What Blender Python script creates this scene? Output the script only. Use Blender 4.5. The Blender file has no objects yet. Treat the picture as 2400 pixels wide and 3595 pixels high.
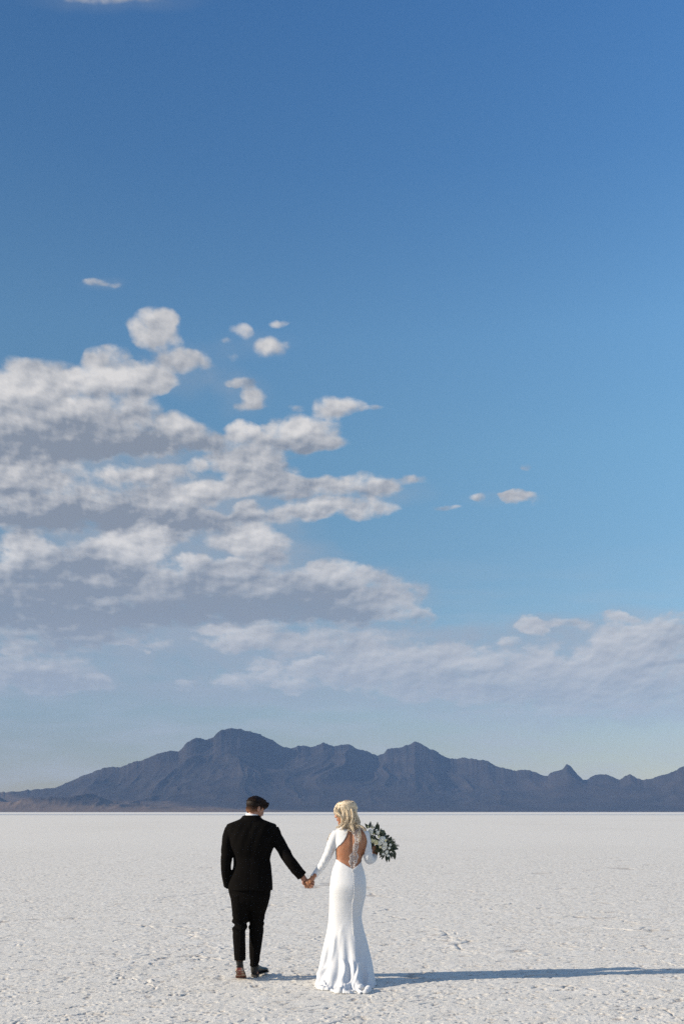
import bpy, bmesh, math, random
import numpy as np
from mathutils import Vector, Matrix
from mathutils.bvhtree import BVHTree

R = math.radians
SC = bpy.context.scene
COL = SC.collection

# ------------------------------------------------------------------ camera
CAM_H = 1.65
PITCH = R(16.76)
F = 35.0 / 36.0 * 3595.0
cam_d = bpy.data.cameras.new('camera')
cam = bpy.data.objects.new('camera', cam_d)
COL.objects.link(cam)
cam.location = (0, 0, CAM_H)
cam.rotation_euler = (math.pi / 2 + PITCH, 0, 0)
cam_d.lens = 35.0
cam_d.sensor_width = 36.0
cam_d.clip_start = 0.1
cam_d.clip_end = 100000.0
SC.camera = cam


def ray(px, py):
    u = (px - 1200.0) / F
    v = -(py - 1797.5) / F
    return (u, math.cos(PITCH) - v * math.sin(PITCH), math.sin(PITCH) + v * math.cos(PITCH))


def P(px, py, Y):
    """world point seen at pixel px, py of the photograph, at depth Y"""
    d = ray(px, py)
    t = Y / d[1]
    return Vector((d[0] * t, Y, CAM_H + d[2] * t))


def G(py):
    """depth of the ground seen at row py"""
    d = ray(1200, py)
    return -CAM_H / d[2] * d[1]


def UV(px, py):
    d = ray(px, py)
    return d[0] / d[1], d[2] / d[1]


# ------------------------------------------------------------------ light and exposure
SUN_EL = R(23.0)
SUN_AZ = R(9.5)            # shadows fall to +X and this much away from the camera
EXPO = 0.85
SKY_STRENGTH = 0.075
SUN_STRENGTH = 4.0

sun_d = bpy.data.lights.new('sun', 'SUN')
sun_d.energy = SUN_STRENGTH
sun_d.angle = R(0.5)
sun_d.color = (1.0, 0.87, 0.70)
sun = bpy.data.objects.new('sun', sun_d)
COL.objects.link(sun)
light_dir = Vector((math.cos(SUN_AZ) * math.cos(SUN_EL), math.sin(SUN_AZ) * math.cos(SUN_EL), -math.sin(SUN_EL)))
sun.rotation_euler = light_dir.to_track_quat('-Z', 'Y').to_euler()

SC.view_settings.view_transform = 'Standard'
SC.view_settings.look = 'None'
SC.view_settings.gamma = 1.0
SC.view_settings.exposure = EXPO
SC.view_settings.use_curve_mapping = False
SC.cycles.use_denoising = False
SC.cycles.max_bounces = 6
SC.cycles.volume_bounces = 1
SC.cycles.sample_clamp_indirect = 4.0


# ------------------------------------------------------------------ node helper
class NT:
    def __init__(self, tree):
        self.t = tree
        self.n = tree.nodes
        self.l = tree.links

    def new(self, typ, **kw):
        nd = self.n.new(typ)
        for k, v in kw.items():
            setattr(nd, k, v)
        return nd

    def put(self, sock, v):
        if isinstance(v, bpy.types.NodeSocket):
            self.l.new(v, sock)
        elif isinstance(v, (tuple, list)) and sock.type == 'RGBA' and len(v) == 3:
            sock.default_value = (*v, 1.0)
        else:
            sock.default_value = v

    def m(self, op, a, b=None, c=None, clamp=False):
        nd = self.new('ShaderNodeMath', operation=op, use_clamp=clamp)
        for i, v in enumerate((a, b, c)):
            if v is not None:
                self.put(nd.inputs[i], v)
        return nd.outputs[0]

    def vm(self, op, a, b=None, c=None):
        nd = self.new('ShaderNodeVectorMath', operation=op)
        for i, v in enumerate((a, b, c)):
            if v is not None:
                self.put(nd.inputs[i], v)
        return nd.outputs['Value'] if op in ('DOT_PRODUCT', 'LENGTH') else nd.outputs[0]

    def mix(self, f, a, b, blend='MIX'):
        nd = self.new('ShaderNodeMix', data_type='RGBA', blend_type=blend)
        self.put(nd.inputs[0], f)
        self.put(nd.inputs[6], a)
        self.put(nd.inputs[7], b)
        return nd.outputs[2]

    def noise(self, vec, scale, detail=4.0, rough=0.5, dist=0.0, lac=2.0):
        nd = self.new('ShaderNodeTexNoise')
        if vec is not None:
            self.put(nd.inputs['Vector'], vec)
        nd.inputs['Scale'].default_value = scale
        nd.inputs['Detail'].default_value = detail
        nd.inputs['Roughness'].default_value = rough
        nd.inputs['Distortion'].default_value = dist
        nd.inputs['Lacunarity'].default_value = lac
        return nd.outputs[0]

    def sm(self, v, a, b, lo=0.0, hi=1.0):
        nd = self.new('ShaderNodeMapRange', interpolation_type='SMOOTHSTEP')
        self.put(nd.inputs[0], v)
        nd.inputs[1].default_value = a
        nd.inputs[2].default_value = b
        nd.inputs[3].default_value = lo
        nd.inputs[4].default_value = hi
        return nd.outputs[0]

    def lin(self, v, a, b, lo=0.0, hi=1.0):
        nd = self.new('ShaderNodeMapRange')
        self.put(nd.inputs[0], v)
        nd.inputs[1].default_value = a
        nd.inputs[2].default_value = b
        nd.inputs[3].default_value = lo
        nd.inputs[4].default_value = hi
        return nd.outputs[0]

    def ramp(self, f, stops):
        nd = self.new('ShaderNodeValToRGB')
        self.put(nd.inputs[0], f)
        e = nd.color_ramp.elements
        while len(e) > 1:
            e.remove(e[-1])
        e[0].position = stops[0][0]
        e[0].color = (*stops[0][1], 1)
        for p, c in stops[1:]:
            k = e.new(p)
            k.color = (*c, 1)
        return nd.outputs[0]


def comb3(N, v):
    c = N.new('ShaderNodeCombineXYZ')
    for i in range(3):
        N.put(c.inputs[i], v)
    return c.outputs[0]


def s2l(c):
    return tuple(((v / 255.0) / 12.92 if v / 255.0 <= 0.04045 else ((v / 255.0 + 0.055) / 1.055) ** 2.4) for v in c)


# ------------------------------------------------------------------ world: sky and clouds
# cloud bodies: x, y, rx, ry, weight, darkness (grey, shaded base)
CLOUDS = [(x * 1.5306, 900 + y * 1.5306, rx * 1.5306, ry * 1.5306, w, d) for (x, y, rx, ry, w, d) in [
    (355,165,52,38,.95,-.5),(345,190,40,18,.7,0),(385,150,25,25,.7,-.3),(240,235,50,28,.95,-.4),(205,250,25,15,.5,0),
    (425,235,62,22,.8,-.1),(370,225,40,16,.6,0),(405,200,18,14,.4,0),(555,170,25,16,.75,-.2),(513,192,16,9,.55,0),(635,151,26,8,.7,-.2),
    (620,205,38,22,.95,-.4),(530,232,18,14,.5,0),(215,63,26,8,.5,0),(255,68,22,5,.35,0),(550,290,38,12,.75,0),(580,320,28,18,.85,-.2),
    (575,345,38,12,.75,0),(775,345,48,20,1.05,-.5),(685,348,22,7,.55,0),(850,350,25,6,.4,0),
    (60,290,110,50,1.1,-.4),(40,350,90,60,1.0,-.2),(120,330,60,50,.7,.1),(210,290,60,30,1.0,-.4),(330,280,70,34,1.1,-.5),(250,300,110,35,.9,-.1),
    (180,360,60,24,1.0,-.3),(290,355,70,28,.8,-.1),(405,390,48,28,1.1,-.7),(180,410,260,45,1.1,.9),(60,430,200,40,1.1,.8),(330,420,140,35,.9,.5),
    (545,400,30,20,1.1,-.8),(480,425,50,22,.7,.4),(700,398,75,34,1.1,-.5),(620,412,70,18,.9,0),(690,425,90,15,.8,.4),(560,435,140,25,.8,.7),
    (60,490,130,35,1.1,-.3),(30,530,60,25,.9,-.3),(150,540,70,25,.9,-.2),(270,500,80,20,1.0,-.4),(380,500,60,22,.9,-.1),(455,480,30,14,.9,-.4),
    (560,470,75,32,1.1,-.5),(470,540,50,22,.9,-.4),(540,525,50,22,.8,-.3),(420,580,40,20,.9,-.4),(330,560,130,40,.9,.4),(600,500,70,35,.8,.1),
    (660,515,35,14,.8,-.2),(740,520,55,14,.9,-.2),(690,540,110,18,.7,.3),(845,528,55,24,.95,-.3),(945,510,28,10,.75,-.2),(890,520,40,12,.6,0),
    (570,580,30,18,.9,-.4),(700,580,60,18,.9,-.3),(765,573,40,16,.95,-.4),(835,578,65,20,1,-.4),(640,595,110,12,.7,.3),
    (1190,556,30,14,1.1,-.6),(1105,552,20,9,.45,0),(1025,576,30,7,.5,0),(1215,482,18,6,.3,0),
    (130,600,200,35,1.1,1.0),(60,580,140,30,1.0,.9),(330,600,160,25,.9,.6),(480,610,120,25,.7,.5),
    (50,670,60,32,1.1,-.6),(20,720,45,28,1.0,-.6),(310,665,75,50,1.2,-1.0),(320,700,60,28,1.0,-.9),(250,670,45,30,.9,-.4),(390,640,60,18,.9,-.2),
    (230,755,38,18,1.0,-.8),(435,705,42,20,1.0,-.8),(400,740,50,24,.8,-.2),(590,650,65,30,1.1,-.8),(520,655,50,20,.8,-.2),(545,715,45,22,.9,-.4),
    (500,765,30,12,.8,-.3),(600,690,60,30,.7,.2),(150,720,140,50,1.1,1.0),(60,780,130,60,1.1,1.0),(300,790,180,60,1.2,1.0),(480,790,170,50,1.1,1.0),
    (640,780,150,50,1.1,1.0),(120,850,170,50,1.1,.8),(450,730,130,30,.8,.6),(240,800,20,14,.9,-.5),
    (780,735,90,32,1.1,-.7),(700,790,150,40,1.1,.9),(830,805,60,22,1.0,-.5),(930,805,50,22,.9,-.2),(900,770,70,28,.6,.3),(950,830,50,15,.5,.5),(760,830,120,18,.8,.8),
    (500,857,55,10,1.0,-.6),(540,885,75,28,.9,-.4),(610,855,40,14,.8,-.2),(680,880,130,28,.8,.3),(370,887,30,14,.8,-.4),(250,880,130,14,.5,.1),
    (40,905,35,14,1,-.6),(110,945,22,10,.9,-.5),(235,970,28,14,.9,-.4),(185,963,22,8,.8,-.3),(80,960,150,35,1.0,.8),(180,985,90,14,.7,.6),
    (600,938,35,8,.8,-.4),(705,935,35,14,.9,-.6),(660,985,35,16,.9,-.5),(510,970,28,10,.7,-.3),(600,970,120,25,.6,0),(425,985,25,10,.5,0),
    (850,930,220,60,.65,.2),(1000,960,250,50,.75,.2),(1080,945,60,18,.8,-.3),(940,955,50,12,.75,-.3),(1170,882,22,10,.85,-.4),(1225,850,35,16,1,-.5),
    (1310,845,45,12,.8,0),(1410,830,40,10,.75,0),(1250,950,250,60,.75,.2),(1460,890,120,50,.85,.1),(1460,865,40,18,.8,-.3),(1470,915,60,18,.8,-.3),
    (1500,960,200,50,.85,.3),(1400,1010,300,30,.65,.4),(1180,985,120,20,.8,-.1),(1100,1010,200,15,.55,.2),(900,1000,50,12,.7,-.2),(1540,850,60,30,.7,0),
    (1300,1045,250,12,.45,.2),(262,-592,110,10,.45,0)]]


# thin translucent sheets of cloud between and below the puffs
SHEETS = [(x * 1.5306, 900 + y * 1.5306, rx * 1.5306, ry * 1.5306, w) for (x, y, rx, ry, w) in [
    (120, 430, 280, 90, .8), (430, 440, 200, 40, .6), (200, 540, 320, 70, .9), (480, 560, 220, 60, .8), (250, 640, 300, 60, .9), (560, 640, 160, 60, .7),
    (200, 760, 300, 110, 1.0), (560, 740, 260, 80, .9), (850, 780, 140, 60, .7), (300, 880, 380, 60, .9), (700, 900, 350, 70, 1.0), (80, 965, 210, 40, 1.1),
    (700, 985, 450, 45, .9), (1150, 950, 380, 90, .9), (1450, 930, 260, 110, 1.0), (1350, 1030, 400, 60, .8), (420, 260, 120, 60, .45), (560, 320, 60, 50, .4), (860, 540, 130, 35, .5), (380, 1010, 420, 30, .6),
    (235, 66, 50, 14, .35), (580, 200, 90, 34, .35), (1150, 556, 90, 18, .3), (1250, 870, 220, 40, .6), (262, -588, 200, 26, .35)]]


def build_world():
    w = bpy.data.worlds.new('World')
    SC.world = w
    w.use_nodes = True
    N = NT(w.node_tree)
    N.n.clear()
    K = SKY_STRENGTH * 2 ** EXPO
    sky = N.new('ShaderNodeTexSky', sky_type='NISHITA')
    sky.sun_disc = False
    sky.sun_elevation = SUN_EL
    sky.sun_rotation = math.atan2(-light_dir.x, -light_dir.y)
    sky.altitude = 1300
    sky.air_density = 1.0
    sky.dust_density = 0.6
    sky.ozone_density = 1.6
    tc = N.new('ShaderNodeTexCoord')
    g = tc.outputs['Generated']
    sep = N.new('ShaderNodeSeparateXYZ')
    N.l.new(g, sep.inputs[0])
    y = N.m('MAXIMUM', sep.outputs[1], 0.04)
    U = N.m('DIVIDE', sep.outputs[0], y)
    V = N.m('DIVIDE', sep.outputs[2], y)
    # a cloud layer seen in perspective
    iv = N.m('DIVIDE', 1.0, N.m('ADD', N.m('MAXIMUM', V, 0.0), 0.32))
    cx = N.m('MULTIPLY', U, iv)
    cmb = N.new('ShaderNodeCombineXYZ')
    N.put(cmb.inputs[0], N.m('MULTIPLY', cx, 0.8))
    N.put(cmb.inputs[1], N.m('MULTIPLY', iv, 0.62))
    N.put(cmb.inputs[2], 3.7)
    q = cmb.outputs[0]
    # big soft warp of the body positions
    wn = N.new('ShaderNodeTexNoise')
    N.put(wn.inputs['Vector'], q)
    wn.inputs['Scale'].default_value = 20.0
    wn.inputs['Detail'].default_value = 4.0
    off = N.vm('MULTIPLY', N.vm('SUBTRACT', wn.outputs[1], (0.5, 0.5, 0.5)), (0.036, 0.024, 0.0))
    cuv = N.new('ShaderNodeCombineXYZ')
    N.put(cuv.inputs[0], U)
    N.put(cuv.inputs[1], V)
    p = N.vm('ADD', cuv.outputs[0], off)
    acc = None
    dark = None
    bright = None
    top = None
    for (x, yy, rx, ry, wt, dk) in CLOUDS:
        u0, v0 = UV(x, yy)
        u1, _ = UV(x + rx, yy)
        _, v1 = UV(x, yy - ry)
        sx, sy = 0.94 / abs(u1 - u0), 0.90 / abs(v1 - v0)
        d = N.vm('MULTIPLY_ADD', p, (sx, sy, 0.0), (-u0 * sx, -v0 * sy, 0.0))
        dd = N.vm('DOT_PRODUCT', d, d)
        r = N.m('MINIMUM', N.m('MULTIPLY_ADD', dd, 0.48 * wt, 1 - 0.8 * wt), 1.0)
        b = N.m('SUBTRACT', 1.0, r)
        tt = N.vm('DOT_PRODUCT', d, (-0.36, 1.0, 0.0))
        acc = r if acc is None else N.m('MULTIPLY', acc, r)
        top = N.m('MULTIPLY', tt, b) if top is None else N.m('MULTIPLY_ADD', tt, b, top)
        if dk > 0.05:
            dark = N.m('MULTIPLY', b, dk) if dark is None else N.m('MULTIPLY_ADD', b, dk, dark)
        if dk < -0.05:
            bright = N.m('MULTIPLY', b, -dk) if bright is None else N.m('MULTIPLY_ADD', b, -dk, bright)
    acc = N.m('SUBTRACT', 1.0, acc)
    n1 = N.m('ADD', N.m('MULTIPLY', N.noise(q, 10.0, 3.0, 0.5, 0.1), 0.4), N.m('MULTIPLY', N.noise(q, 24.0, 7.0, 0.55, 0.1), 0.65))
    n2 = N.noise(N.vm('ADD', q, (-0.0055, -0.0100, 0.0)), 16.0, 2.5, 0.5, 0.1)
    big = N.noise(q, 3.2, 3.0, 0.5)
    n3 = N.noise(q, 34.0, 5.0, 0.6, 0.0)
    nn = N.m('ADD', N.m('MULTIPLY_ADD', n1, 2.7, -1.38), N.m('MULTIPLY_ADD', n3, 1.7, -0.85))
    dens = N.m('MULTIPLY_ADD', acc, 1.55, N.m('MULTIPLY_ADD', nn, N.sm(acc, 0.0, 0.3), -0.42))
    cover = N.m('MULTIPLY', N.sm(dens, -0.30, 0.74), N.sm(V, 0.10, 0.34, 0.74, 1.0))
    # light from the upper left: the side where the cloud thins towards the sun is bright
    lit = N.m('MULTIPLY', N.m('SUBTRACT', N.noise(q, 16.0, 2.5, 0.5, 0.1), n2), N.sm(V, 0.10, 0.32, 0.8, 1.0))
    core = N.sm(dens, 0.2, 1.2)
    lf = N.m('SUBTRACT', N.noise(q, 38.0, 3.0, 0.55), N.noise(N.vm('ADD', q, (-0.0030, -0.0052, 0.0)), 38.0, 3.0, 0.55))
    shade = N.m('MULTIPLY_ADD', lit, 2.5, 0.52)
    shade = N.m('MULTIPLY_ADD', N.m('MULTIPLY', lf, N.sm(V, 0.14, 0.32, 0.2, 1.0)), 1.5, shade)
    shade = N.m('MULTIPLY_ADD', N.m('MAXIMUM', N.m('MINIMUM', top, 0.8), -0.9), 0.42, shade)
    shade = N.m('MULTIPLY_ADD', N.m('MINIMUM', dark, 0.9), -0.52, shade)
    shade = N.m('MULTIPLY_ADD', N.m('MINIMUM', bright, 0.8), 0.50, shade)
    shade = N.m('MULTIPLY_ADD', core, -0.12, shade)
    shade = N.m('MULTIPLY_ADD', N.m('SUBTRACT', big, 0.5), 0.4, shade)
    shade = N.lin(shade, -0.05, 1.12)
    grey = [v / K for v in s2l((133, 140, 151))]
    whit = [v / K for v in s2l((224, 220, 216))]
    greyl = [v / K for v in s2l((158, 164, 173))]
    gmix = N.mix(N.sm(V, 0.11, 0.20), tuple(greyl), tuple(grey))
    cc = N.mix(shade, gmix, tuple(whit))
    # clear sky: physical sky, tinted by elevation
    hyp = N.m('SQRT', N.m('MAXIMUM', N.m('MULTIPLY_ADD', N.m('MULTIPLY', sep.outputs[2], sep.outputs[2]), -1.0, 1.0), 0.0004))
    base = N.mix(1.0, sky.outputs[0], N.ramp(N.m('DIVIDE', sep.outputs[2], hyp), SKY_TINT), 'MULTIPLY')
    side = N.lin(N.m('DIVIDE', sep.outputs[0], hyp), -0.45, 0.45, 1.42, 2.48)
    base = N.vm('MULTIPLY', base, comb3(N, side))
    # thin veil low over the horizon
    vn = N.noise(N.vm('MULTIPLY', cuv.outputs[0], (3.0, 16.0, 1.0)), 3.0, 5.0, 0.5)
    veil = N.m('MULTIPLY', N.sm(V, 0.30, 0.08), N.sm(vn, 0.35, 0.75, 0.05, 0.5))
    veilc = tuple(v / K for v in s2l((178, 182, 190)))
    base = N.mix(veil, base, veilc)
    low = N.sm(V, 0.03, 0.16)
    # broken white cloud added behind the camera, out of view, for neutral fill
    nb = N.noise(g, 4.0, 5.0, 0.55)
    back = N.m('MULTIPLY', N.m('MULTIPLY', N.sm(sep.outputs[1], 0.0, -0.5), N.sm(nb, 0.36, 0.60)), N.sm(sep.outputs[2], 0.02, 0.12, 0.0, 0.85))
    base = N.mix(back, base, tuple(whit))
    sh = None
    for (x, yy, rx, ry, wt) in SHEETS:
        u0, v0 = UV(x, yy)
        u1, _ = UV(x + rx, yy)
        _, v1 = UV(x, yy - ry)
        sx, sy = 0.9 / abs(u1 - u0), 0.9 / abs(v1 - v0)
        d = N.vm('MULTIPLY_ADD', p, (sx, sy, 0.0), (-u0 * sx, -v0 * sy, 0.0))
        r = N.m('MINIMUM', N.m('MULTIPLY_ADD', N.vm('DOT_PRODUCT', d, d), 0.5 * wt, 1 - 0.75 * wt), 1.0)
        sh = r if sh is None else N.m('MULTIPLY', sh, r)
    sh = N.m('SUBTRACT', 1.0, sh)
    st = N.m('MULTIPLY_ADD', N.m('ADD', nn, 0.15), N.sm(sh, 0.0, 0.6, 0.0, 0.45), sh)
    sheet = tuple(v / K for v in s2l((156, 164, 174)))
    base = N.mix(N.m('MULTIPLY', N.sm(st, 0.0, 1.0), N.m('MULTIPLY', N.sm(V, 0.02, 0.14), 0.72)), base, sheet)
    out = N.mix(N.m('MULTIPLY', N.m('MULTIPLY', cover, low), 0.96), base, cc)
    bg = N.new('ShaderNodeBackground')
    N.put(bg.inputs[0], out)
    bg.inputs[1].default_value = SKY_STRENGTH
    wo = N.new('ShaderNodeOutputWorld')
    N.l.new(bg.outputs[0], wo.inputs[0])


SKY_TINT = [(0.03, (0.31, 0.271, 0.226)), (0.067, (0.335, 0.298, 0.253)), (0.108, (0.378, 0.362, 0.31)), (0.165, (0.365, 0.412, 0.376)), (0.254, (0.38, 0.48, 0.451)), (0.364, (0.431, 0.584, 0.552)), (0.498, (0.442, 0.641, 0.652)), (0.718, (0.323, 0.563, 0.678)), (0.939, (0.279, 0.537, 0.703))]
build_world()


# ------------------------------------------------------------------ noise in numpy
def _h(ix, iy, iz, seed):
    n = (ix.astype(np.int64) * 374761393 + iy.astype(np.int64) * 668265263 + iz.astype(np.int64) * 2147483647 + seed * 1274126177) & 0xffffffff
    n = ((n ^ (n >> 13)) * 1274126177) & 0xffffffff
    n = (n ^ (n >> 16)) & 0xffffffff
    return n / 4294967295.0


def vnoise(x, y, z=None, seed=0):
    x = np.asarray(x, float)
    y = np.asarray(y, float)
    fx, fy = np.floor(x), np.floor(y)
    ix, iy = fx.astype(np.int64), fy.astype(np.int64)
    tx, ty = x - fx, y - fy
    tx = tx * tx * tx * (tx * (tx * 6 - 15) + 10)
    ty = ty * ty * ty * (ty * (ty * 6 - 15) + 10)
    if z is None:
        o = np.zeros_like(ix)
        a, b = _h(ix, iy, o, seed), _h(ix + 1, iy, o, seed)
        c, d = _h(ix, iy + 1, o, seed), _h(ix + 1, iy + 1, o, seed)
        return (a + (b - a) * tx) * (1 - ty) + (c + (d - c) * tx) * ty
    z = np.asarray(z, float)
    fz = np.floor(z)
    iz = fz.astype(np.int64)
    tz = z - fz
    tz = tz * tz * (3 - 2 * tz)

    def pl(k):
        a, b = _h(ix, iy, iz + k, seed), _h(ix + 1, iy, iz + k, seed)
        c, d = _h(ix, iy + 1, iz + k, seed), _h(ix + 1, iy + 1, iz + k, seed)
        return (a + (b - a) * tx) * (1 - ty) + (c + (d - c) * tx) * ty
    return pl(0) * (1 - tz) + pl(1) * tz


def fbm(x, y, z=None, octv=5, seed=0, gain=0.5):
    s, a, t = 0.0, 1.0, 0.0
    f = 1.0
    for i in range(octv):
        s = s + a * vnoise(x * f + i * 17.3, y * f - i * 9.1, None if z is None else z * f, seed + i)
        t += a
        a *= gain
        f *= 2.03
    return s / t


def ridged(x, y, octv=5, seed=0, gain=0.5):
    s, a, t, f = 0.0, 1.0, 0.0, 1.0
    for i in range(octv):
        s = s + a * (1 - np.abs(2 * vnoise(x * f + i * 5.7, y * f + i * 3.3, None, seed + i) - 1)) ** 2
        t += a
        a *= gain
        f *= 2.07
    return s / t


# ------------------------------------------------------------------ objects
def tag(o, label=None, cat=None, group=None, kind=None):
    if label:
        o['label'] = label
    if cat:
        o['category'] = cat
    if group:
        o['group'] = group
    if kind:
        o['kind'] = kind
    return o


def link(name, me, mats, parent=None, smooth=True):
    o = bpy.data.objects.new(name, me)
    COL.objects.link(o)
    if not isinstance(mats, (list, tuple)):
        mats = [mats]
    if len(me.materials) == 0:
        for m in mats:
            me.materials.append(m)
    if smooth:
        me.polygons.foreach_set('use_smooth', [True] * len(me.polygons))
    if parent is not None:
        o.parent = parent
        o.matrix_parent_inverse = parent.matrix_world.inverted()
    return o


def grid_mesh(name, V3, nr, nc):
    """V3: (nr, nc, 3)"""
    me = bpy.data.meshes.new(name)
    v = V3.reshape(-1, 3)
    me.vertices.add(len(v))
    me.vertices.foreach_set('co', v.astype(np.float32).ravel())
    i = np.arange(nr - 1)[:, None] * nc + np.arange(nc - 1)[None, :]
    q = np.stack([i, i + 1, i + nc + 1, i + nc], -1).reshape(-1, 4)
    nf = len(q)
    me.loops.add(nf * 4)
    me.loops.foreach_set('vertex_index', q.ravel().astype(np.int32))
    me.polygons.add(nf)
    me.polygons.foreach_set('loop_start', (np.arange(nf) * 4).astype(np.int32))
    me.polygons.foreach_set('loop_total', np.full(nf, 4, np.int32))
    me.update(calc_edges=True)
    return me


def material(name, base=(0.5, 0.5, 0.5), rough=0.6, **kw):
    m = bpy.data.materials.new(name)
    m.use_nodes = True
    N = NT(m.node_tree)
    b = N.n['Principled BSDF']
    b.inputs['Base Color'].default_value = (*base, 1)
    b.inputs['Roughness'].default_value = rough
    for k, v in kw.items():
        b.inputs[k.replace('_', ' ')].default_value = v
    return m, N, b


def objco(N):
    return N.new('ShaderNodeTexCoord').outputs['Object']


def bump(N, b, h, strength=0.5, dist=0.01):
    nd = N.new('ShaderNodeBump')
    nd.inputs['Strength'].default_value = strength
    nd.inputs['Distance'].default_value = dist
    N.put(nd.inputs['Height'], h)
    N.l.new(nd.outputs[0], b.inputs['Normal'])


# ------------------------------------------------------------------ materials of the land
def mat_salt():
    m, N, b = material('salt_crust', (0.6, 0.58, 0.55), 0.85)
    b.inputs['Specular IOR Level'].default_value = 0.25
    pos = N.new('ShaderNodeNewGeometry').outputs['Position']
    fine = N.noise(pos, 28.0, 6.0, 0.65)
    mid = N.noise(pos, 3.0, 5.0, 0.6)
    wide = N.noise(N.vm('MULTIPLY', pos, (0.05, 0.022, 1.0)), 1.0, 4.0, 0.55)
    at = N.new('ShaderNodeAttribute', attribute_name='grit_shade')
    c = N.mix(N.sm(mid, 0.3, 0.75), (0.585, 0.565, 0.52), (0.665, 0.648, 0.605))
    c = N.mix(N.m('MULTIPLY', N.sm(wide, 0.45, 0.75), 0.35), c, (0.52, 0.495, 0.45))
    c = N.mix(N.sm(fine, 0.58, 0.74, 0.0, 0.5), c, (0.40, 0.36, 0.32))
    c = N.mix(N.m('MULTIPLY', at.outputs['Fac'], 0.65), c, (0.24, 0.205, 0.18))  # brown dirt, with the shade of gaps painted into pits and cracks
    N.l.new(c, b.inputs['Base Color'])
    h = N.m('ADD', N.m('MULTIPLY', N.noise(pos, 5.0, 9.0, 0.75), 0.8), N.m('MULTIPLY', N.noise(pos, 60.0, 3.0, 0.6), 0.5))
    bump(N, b, h, 0.7, 0.016)
    return m


def mat_rock():
    m, N, b = material('mountain_rock', (0.1, 0.09, 0.08), 0.95)
    b.inputs['Specular IOR Level'].default_value = 0.1
    geo = N.new('ShaderNodeNewGeometry')
    pos = geo.outputs['Position']
    sep = N.new('ShaderNodeSeparateXYZ')
    N.l.new(pos, sep.inputs[0])
    n = N.noise(N.vm('MULTIPLY', pos, (0.004, 0.004, 0.008)), 1.0, 8.0, 0.62)
    n2 = N.noise(N.vm('MULTIPLY', pos, (0.02, 0.01, 0.03)), 1.0, 6.0, 0.65)
    rock = N.mix(N.sm(n, 0.35, 0.65), (0.018, 0.017, 0.018), (0.034, 0.029, 0.027))
    rock = N.mix(N.sm(n2, 0.55, 0.7, 0, 0.5), rock, (0.040, 0.033, 0.028))
    # pale tan gravel fans on the low slopes, mostly at the western end
    west = N.lin(sep.outputs[0], -2600.0, -100.0, 1.0, 0.0)
    lowz = N.m('ADD', N.m('MULTIPLY', west, 120.0), 3.0)
    hz = N.m('DIVIDE', sep.outputs[2], lowz)
    fan = N.sm(N.m('MULTIPLY_ADD', N.m('SUBTRACT', n, 0.5), 2.4, hz), 1.15, 0.35)
    c = N.mix(N.m('MULTIPLY', fan, 0.8), rock, (0.13, 0.092, 0.062))
    N.l.new(c, b.inputs['Base Color'])
    bump(N, b, n2, 0.25, 15.0)
    return m


# ------------------------------------------------------------------ ground: one sheet to the horizon
def salt_height(X, Y):
    """heights of the salt crust and how far brown dirt and painted shade darken its pits and cracks"""
    # the crust is drawn out a little along one direction by the wind
    ca, sa = math.cos(R(14)), math.sin(R(14))
    x0, y0 = X * ca + Y * sa, -X * sa + Y * ca
    warp = 0.22 * (fbm(X * 2.1, Y * 2.1, None, 3, 5) - 0.5)
    x, y = x0 + warp, y0 + warp * 0.8
    lumps = fbm(x * 15.0, y * 17.0, None, 3, 11, 0.65)
    crust = ridged(x * 9.0, y * 9.0, 3, 31, 0.6)
    patch = fbm(x * 0.9, y * 0.9, None, 3, 71)
    pm = np.clip((patch - 0.34) / 0.3, 0, 1)
    h = 0.007 * (lumps - 0.5)
    h = h + 0.004 * np.clip((crust - 0.55) / 0.25, 0, 1) * (0.3 + 0.7 * pm)
    # cracks with lifted rims between the salt plates
    wx = 0.55 * (fbm(X * 1.1, Y * 1.1, None, 4, 9) - 0.5)
    wy = 0.55 * (fbm(X * 1.1 + 50, Y * 1.1, None, 4, 8) - 0.5)
    n = vnoise(x0 * 0.33 + wx, y0 * 0.52 + wy, None, 53)
    dist = np.abs(n - 0.5) / 0.45
    br = np.clip((fbm(X * 0.9, Y * 0.9, None, 3, 88) - 0.43) / 0.12, 0, 1)
    n2_ = vnoise(x0 * 0.7 + wx * 1.4 + 9, y0 * 1.1 + wy, None, 59)
    d2 = np.abs(n2_ - 0.5) / 0.40
    br2 = np.clip((fbm(X * 1.4, Y * 1.4, None, 3, 89) - 0.48) / 0.10, 0, 1)
    crack = np.maximum(np.clip(1 - dist / 0.022, 0, 1) * br, np.clip(1 - d2 / 0.030, 0, 1) * br2)
    rim = np.maximum(np.clip(1 - np.abs(n - 0.53) / 0.03, 0, 1) * br, 0.6 * np.clip(1 - np.abs(n2_ - 0.535) / 0.03, 0, 1) * br2)
    h = h + 0.012 * rim * (0.3 + lumps) - 0.020 * crack
    # scattered crumbs and pits
    cr = vnoise(x * 34, y * 34, None, 97)
    cr2 = vnoise(x * 19 + 4, y * 23, None, 98) * .75 + .25 * cr
    h = h + (0.004 + 0.003 * pm) * np.clip((cr - 0.80) / 0.12, 0, 1) + (0.002 + 0.004 * pm) * np.clip((cr2 - 0.72) / 0.12, 0, 1)
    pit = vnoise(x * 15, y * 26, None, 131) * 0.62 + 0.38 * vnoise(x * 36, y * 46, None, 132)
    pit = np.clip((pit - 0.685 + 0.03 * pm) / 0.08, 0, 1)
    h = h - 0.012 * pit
    return h, np.clip(pit * 0.9 + crack, 0, 1)


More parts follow.
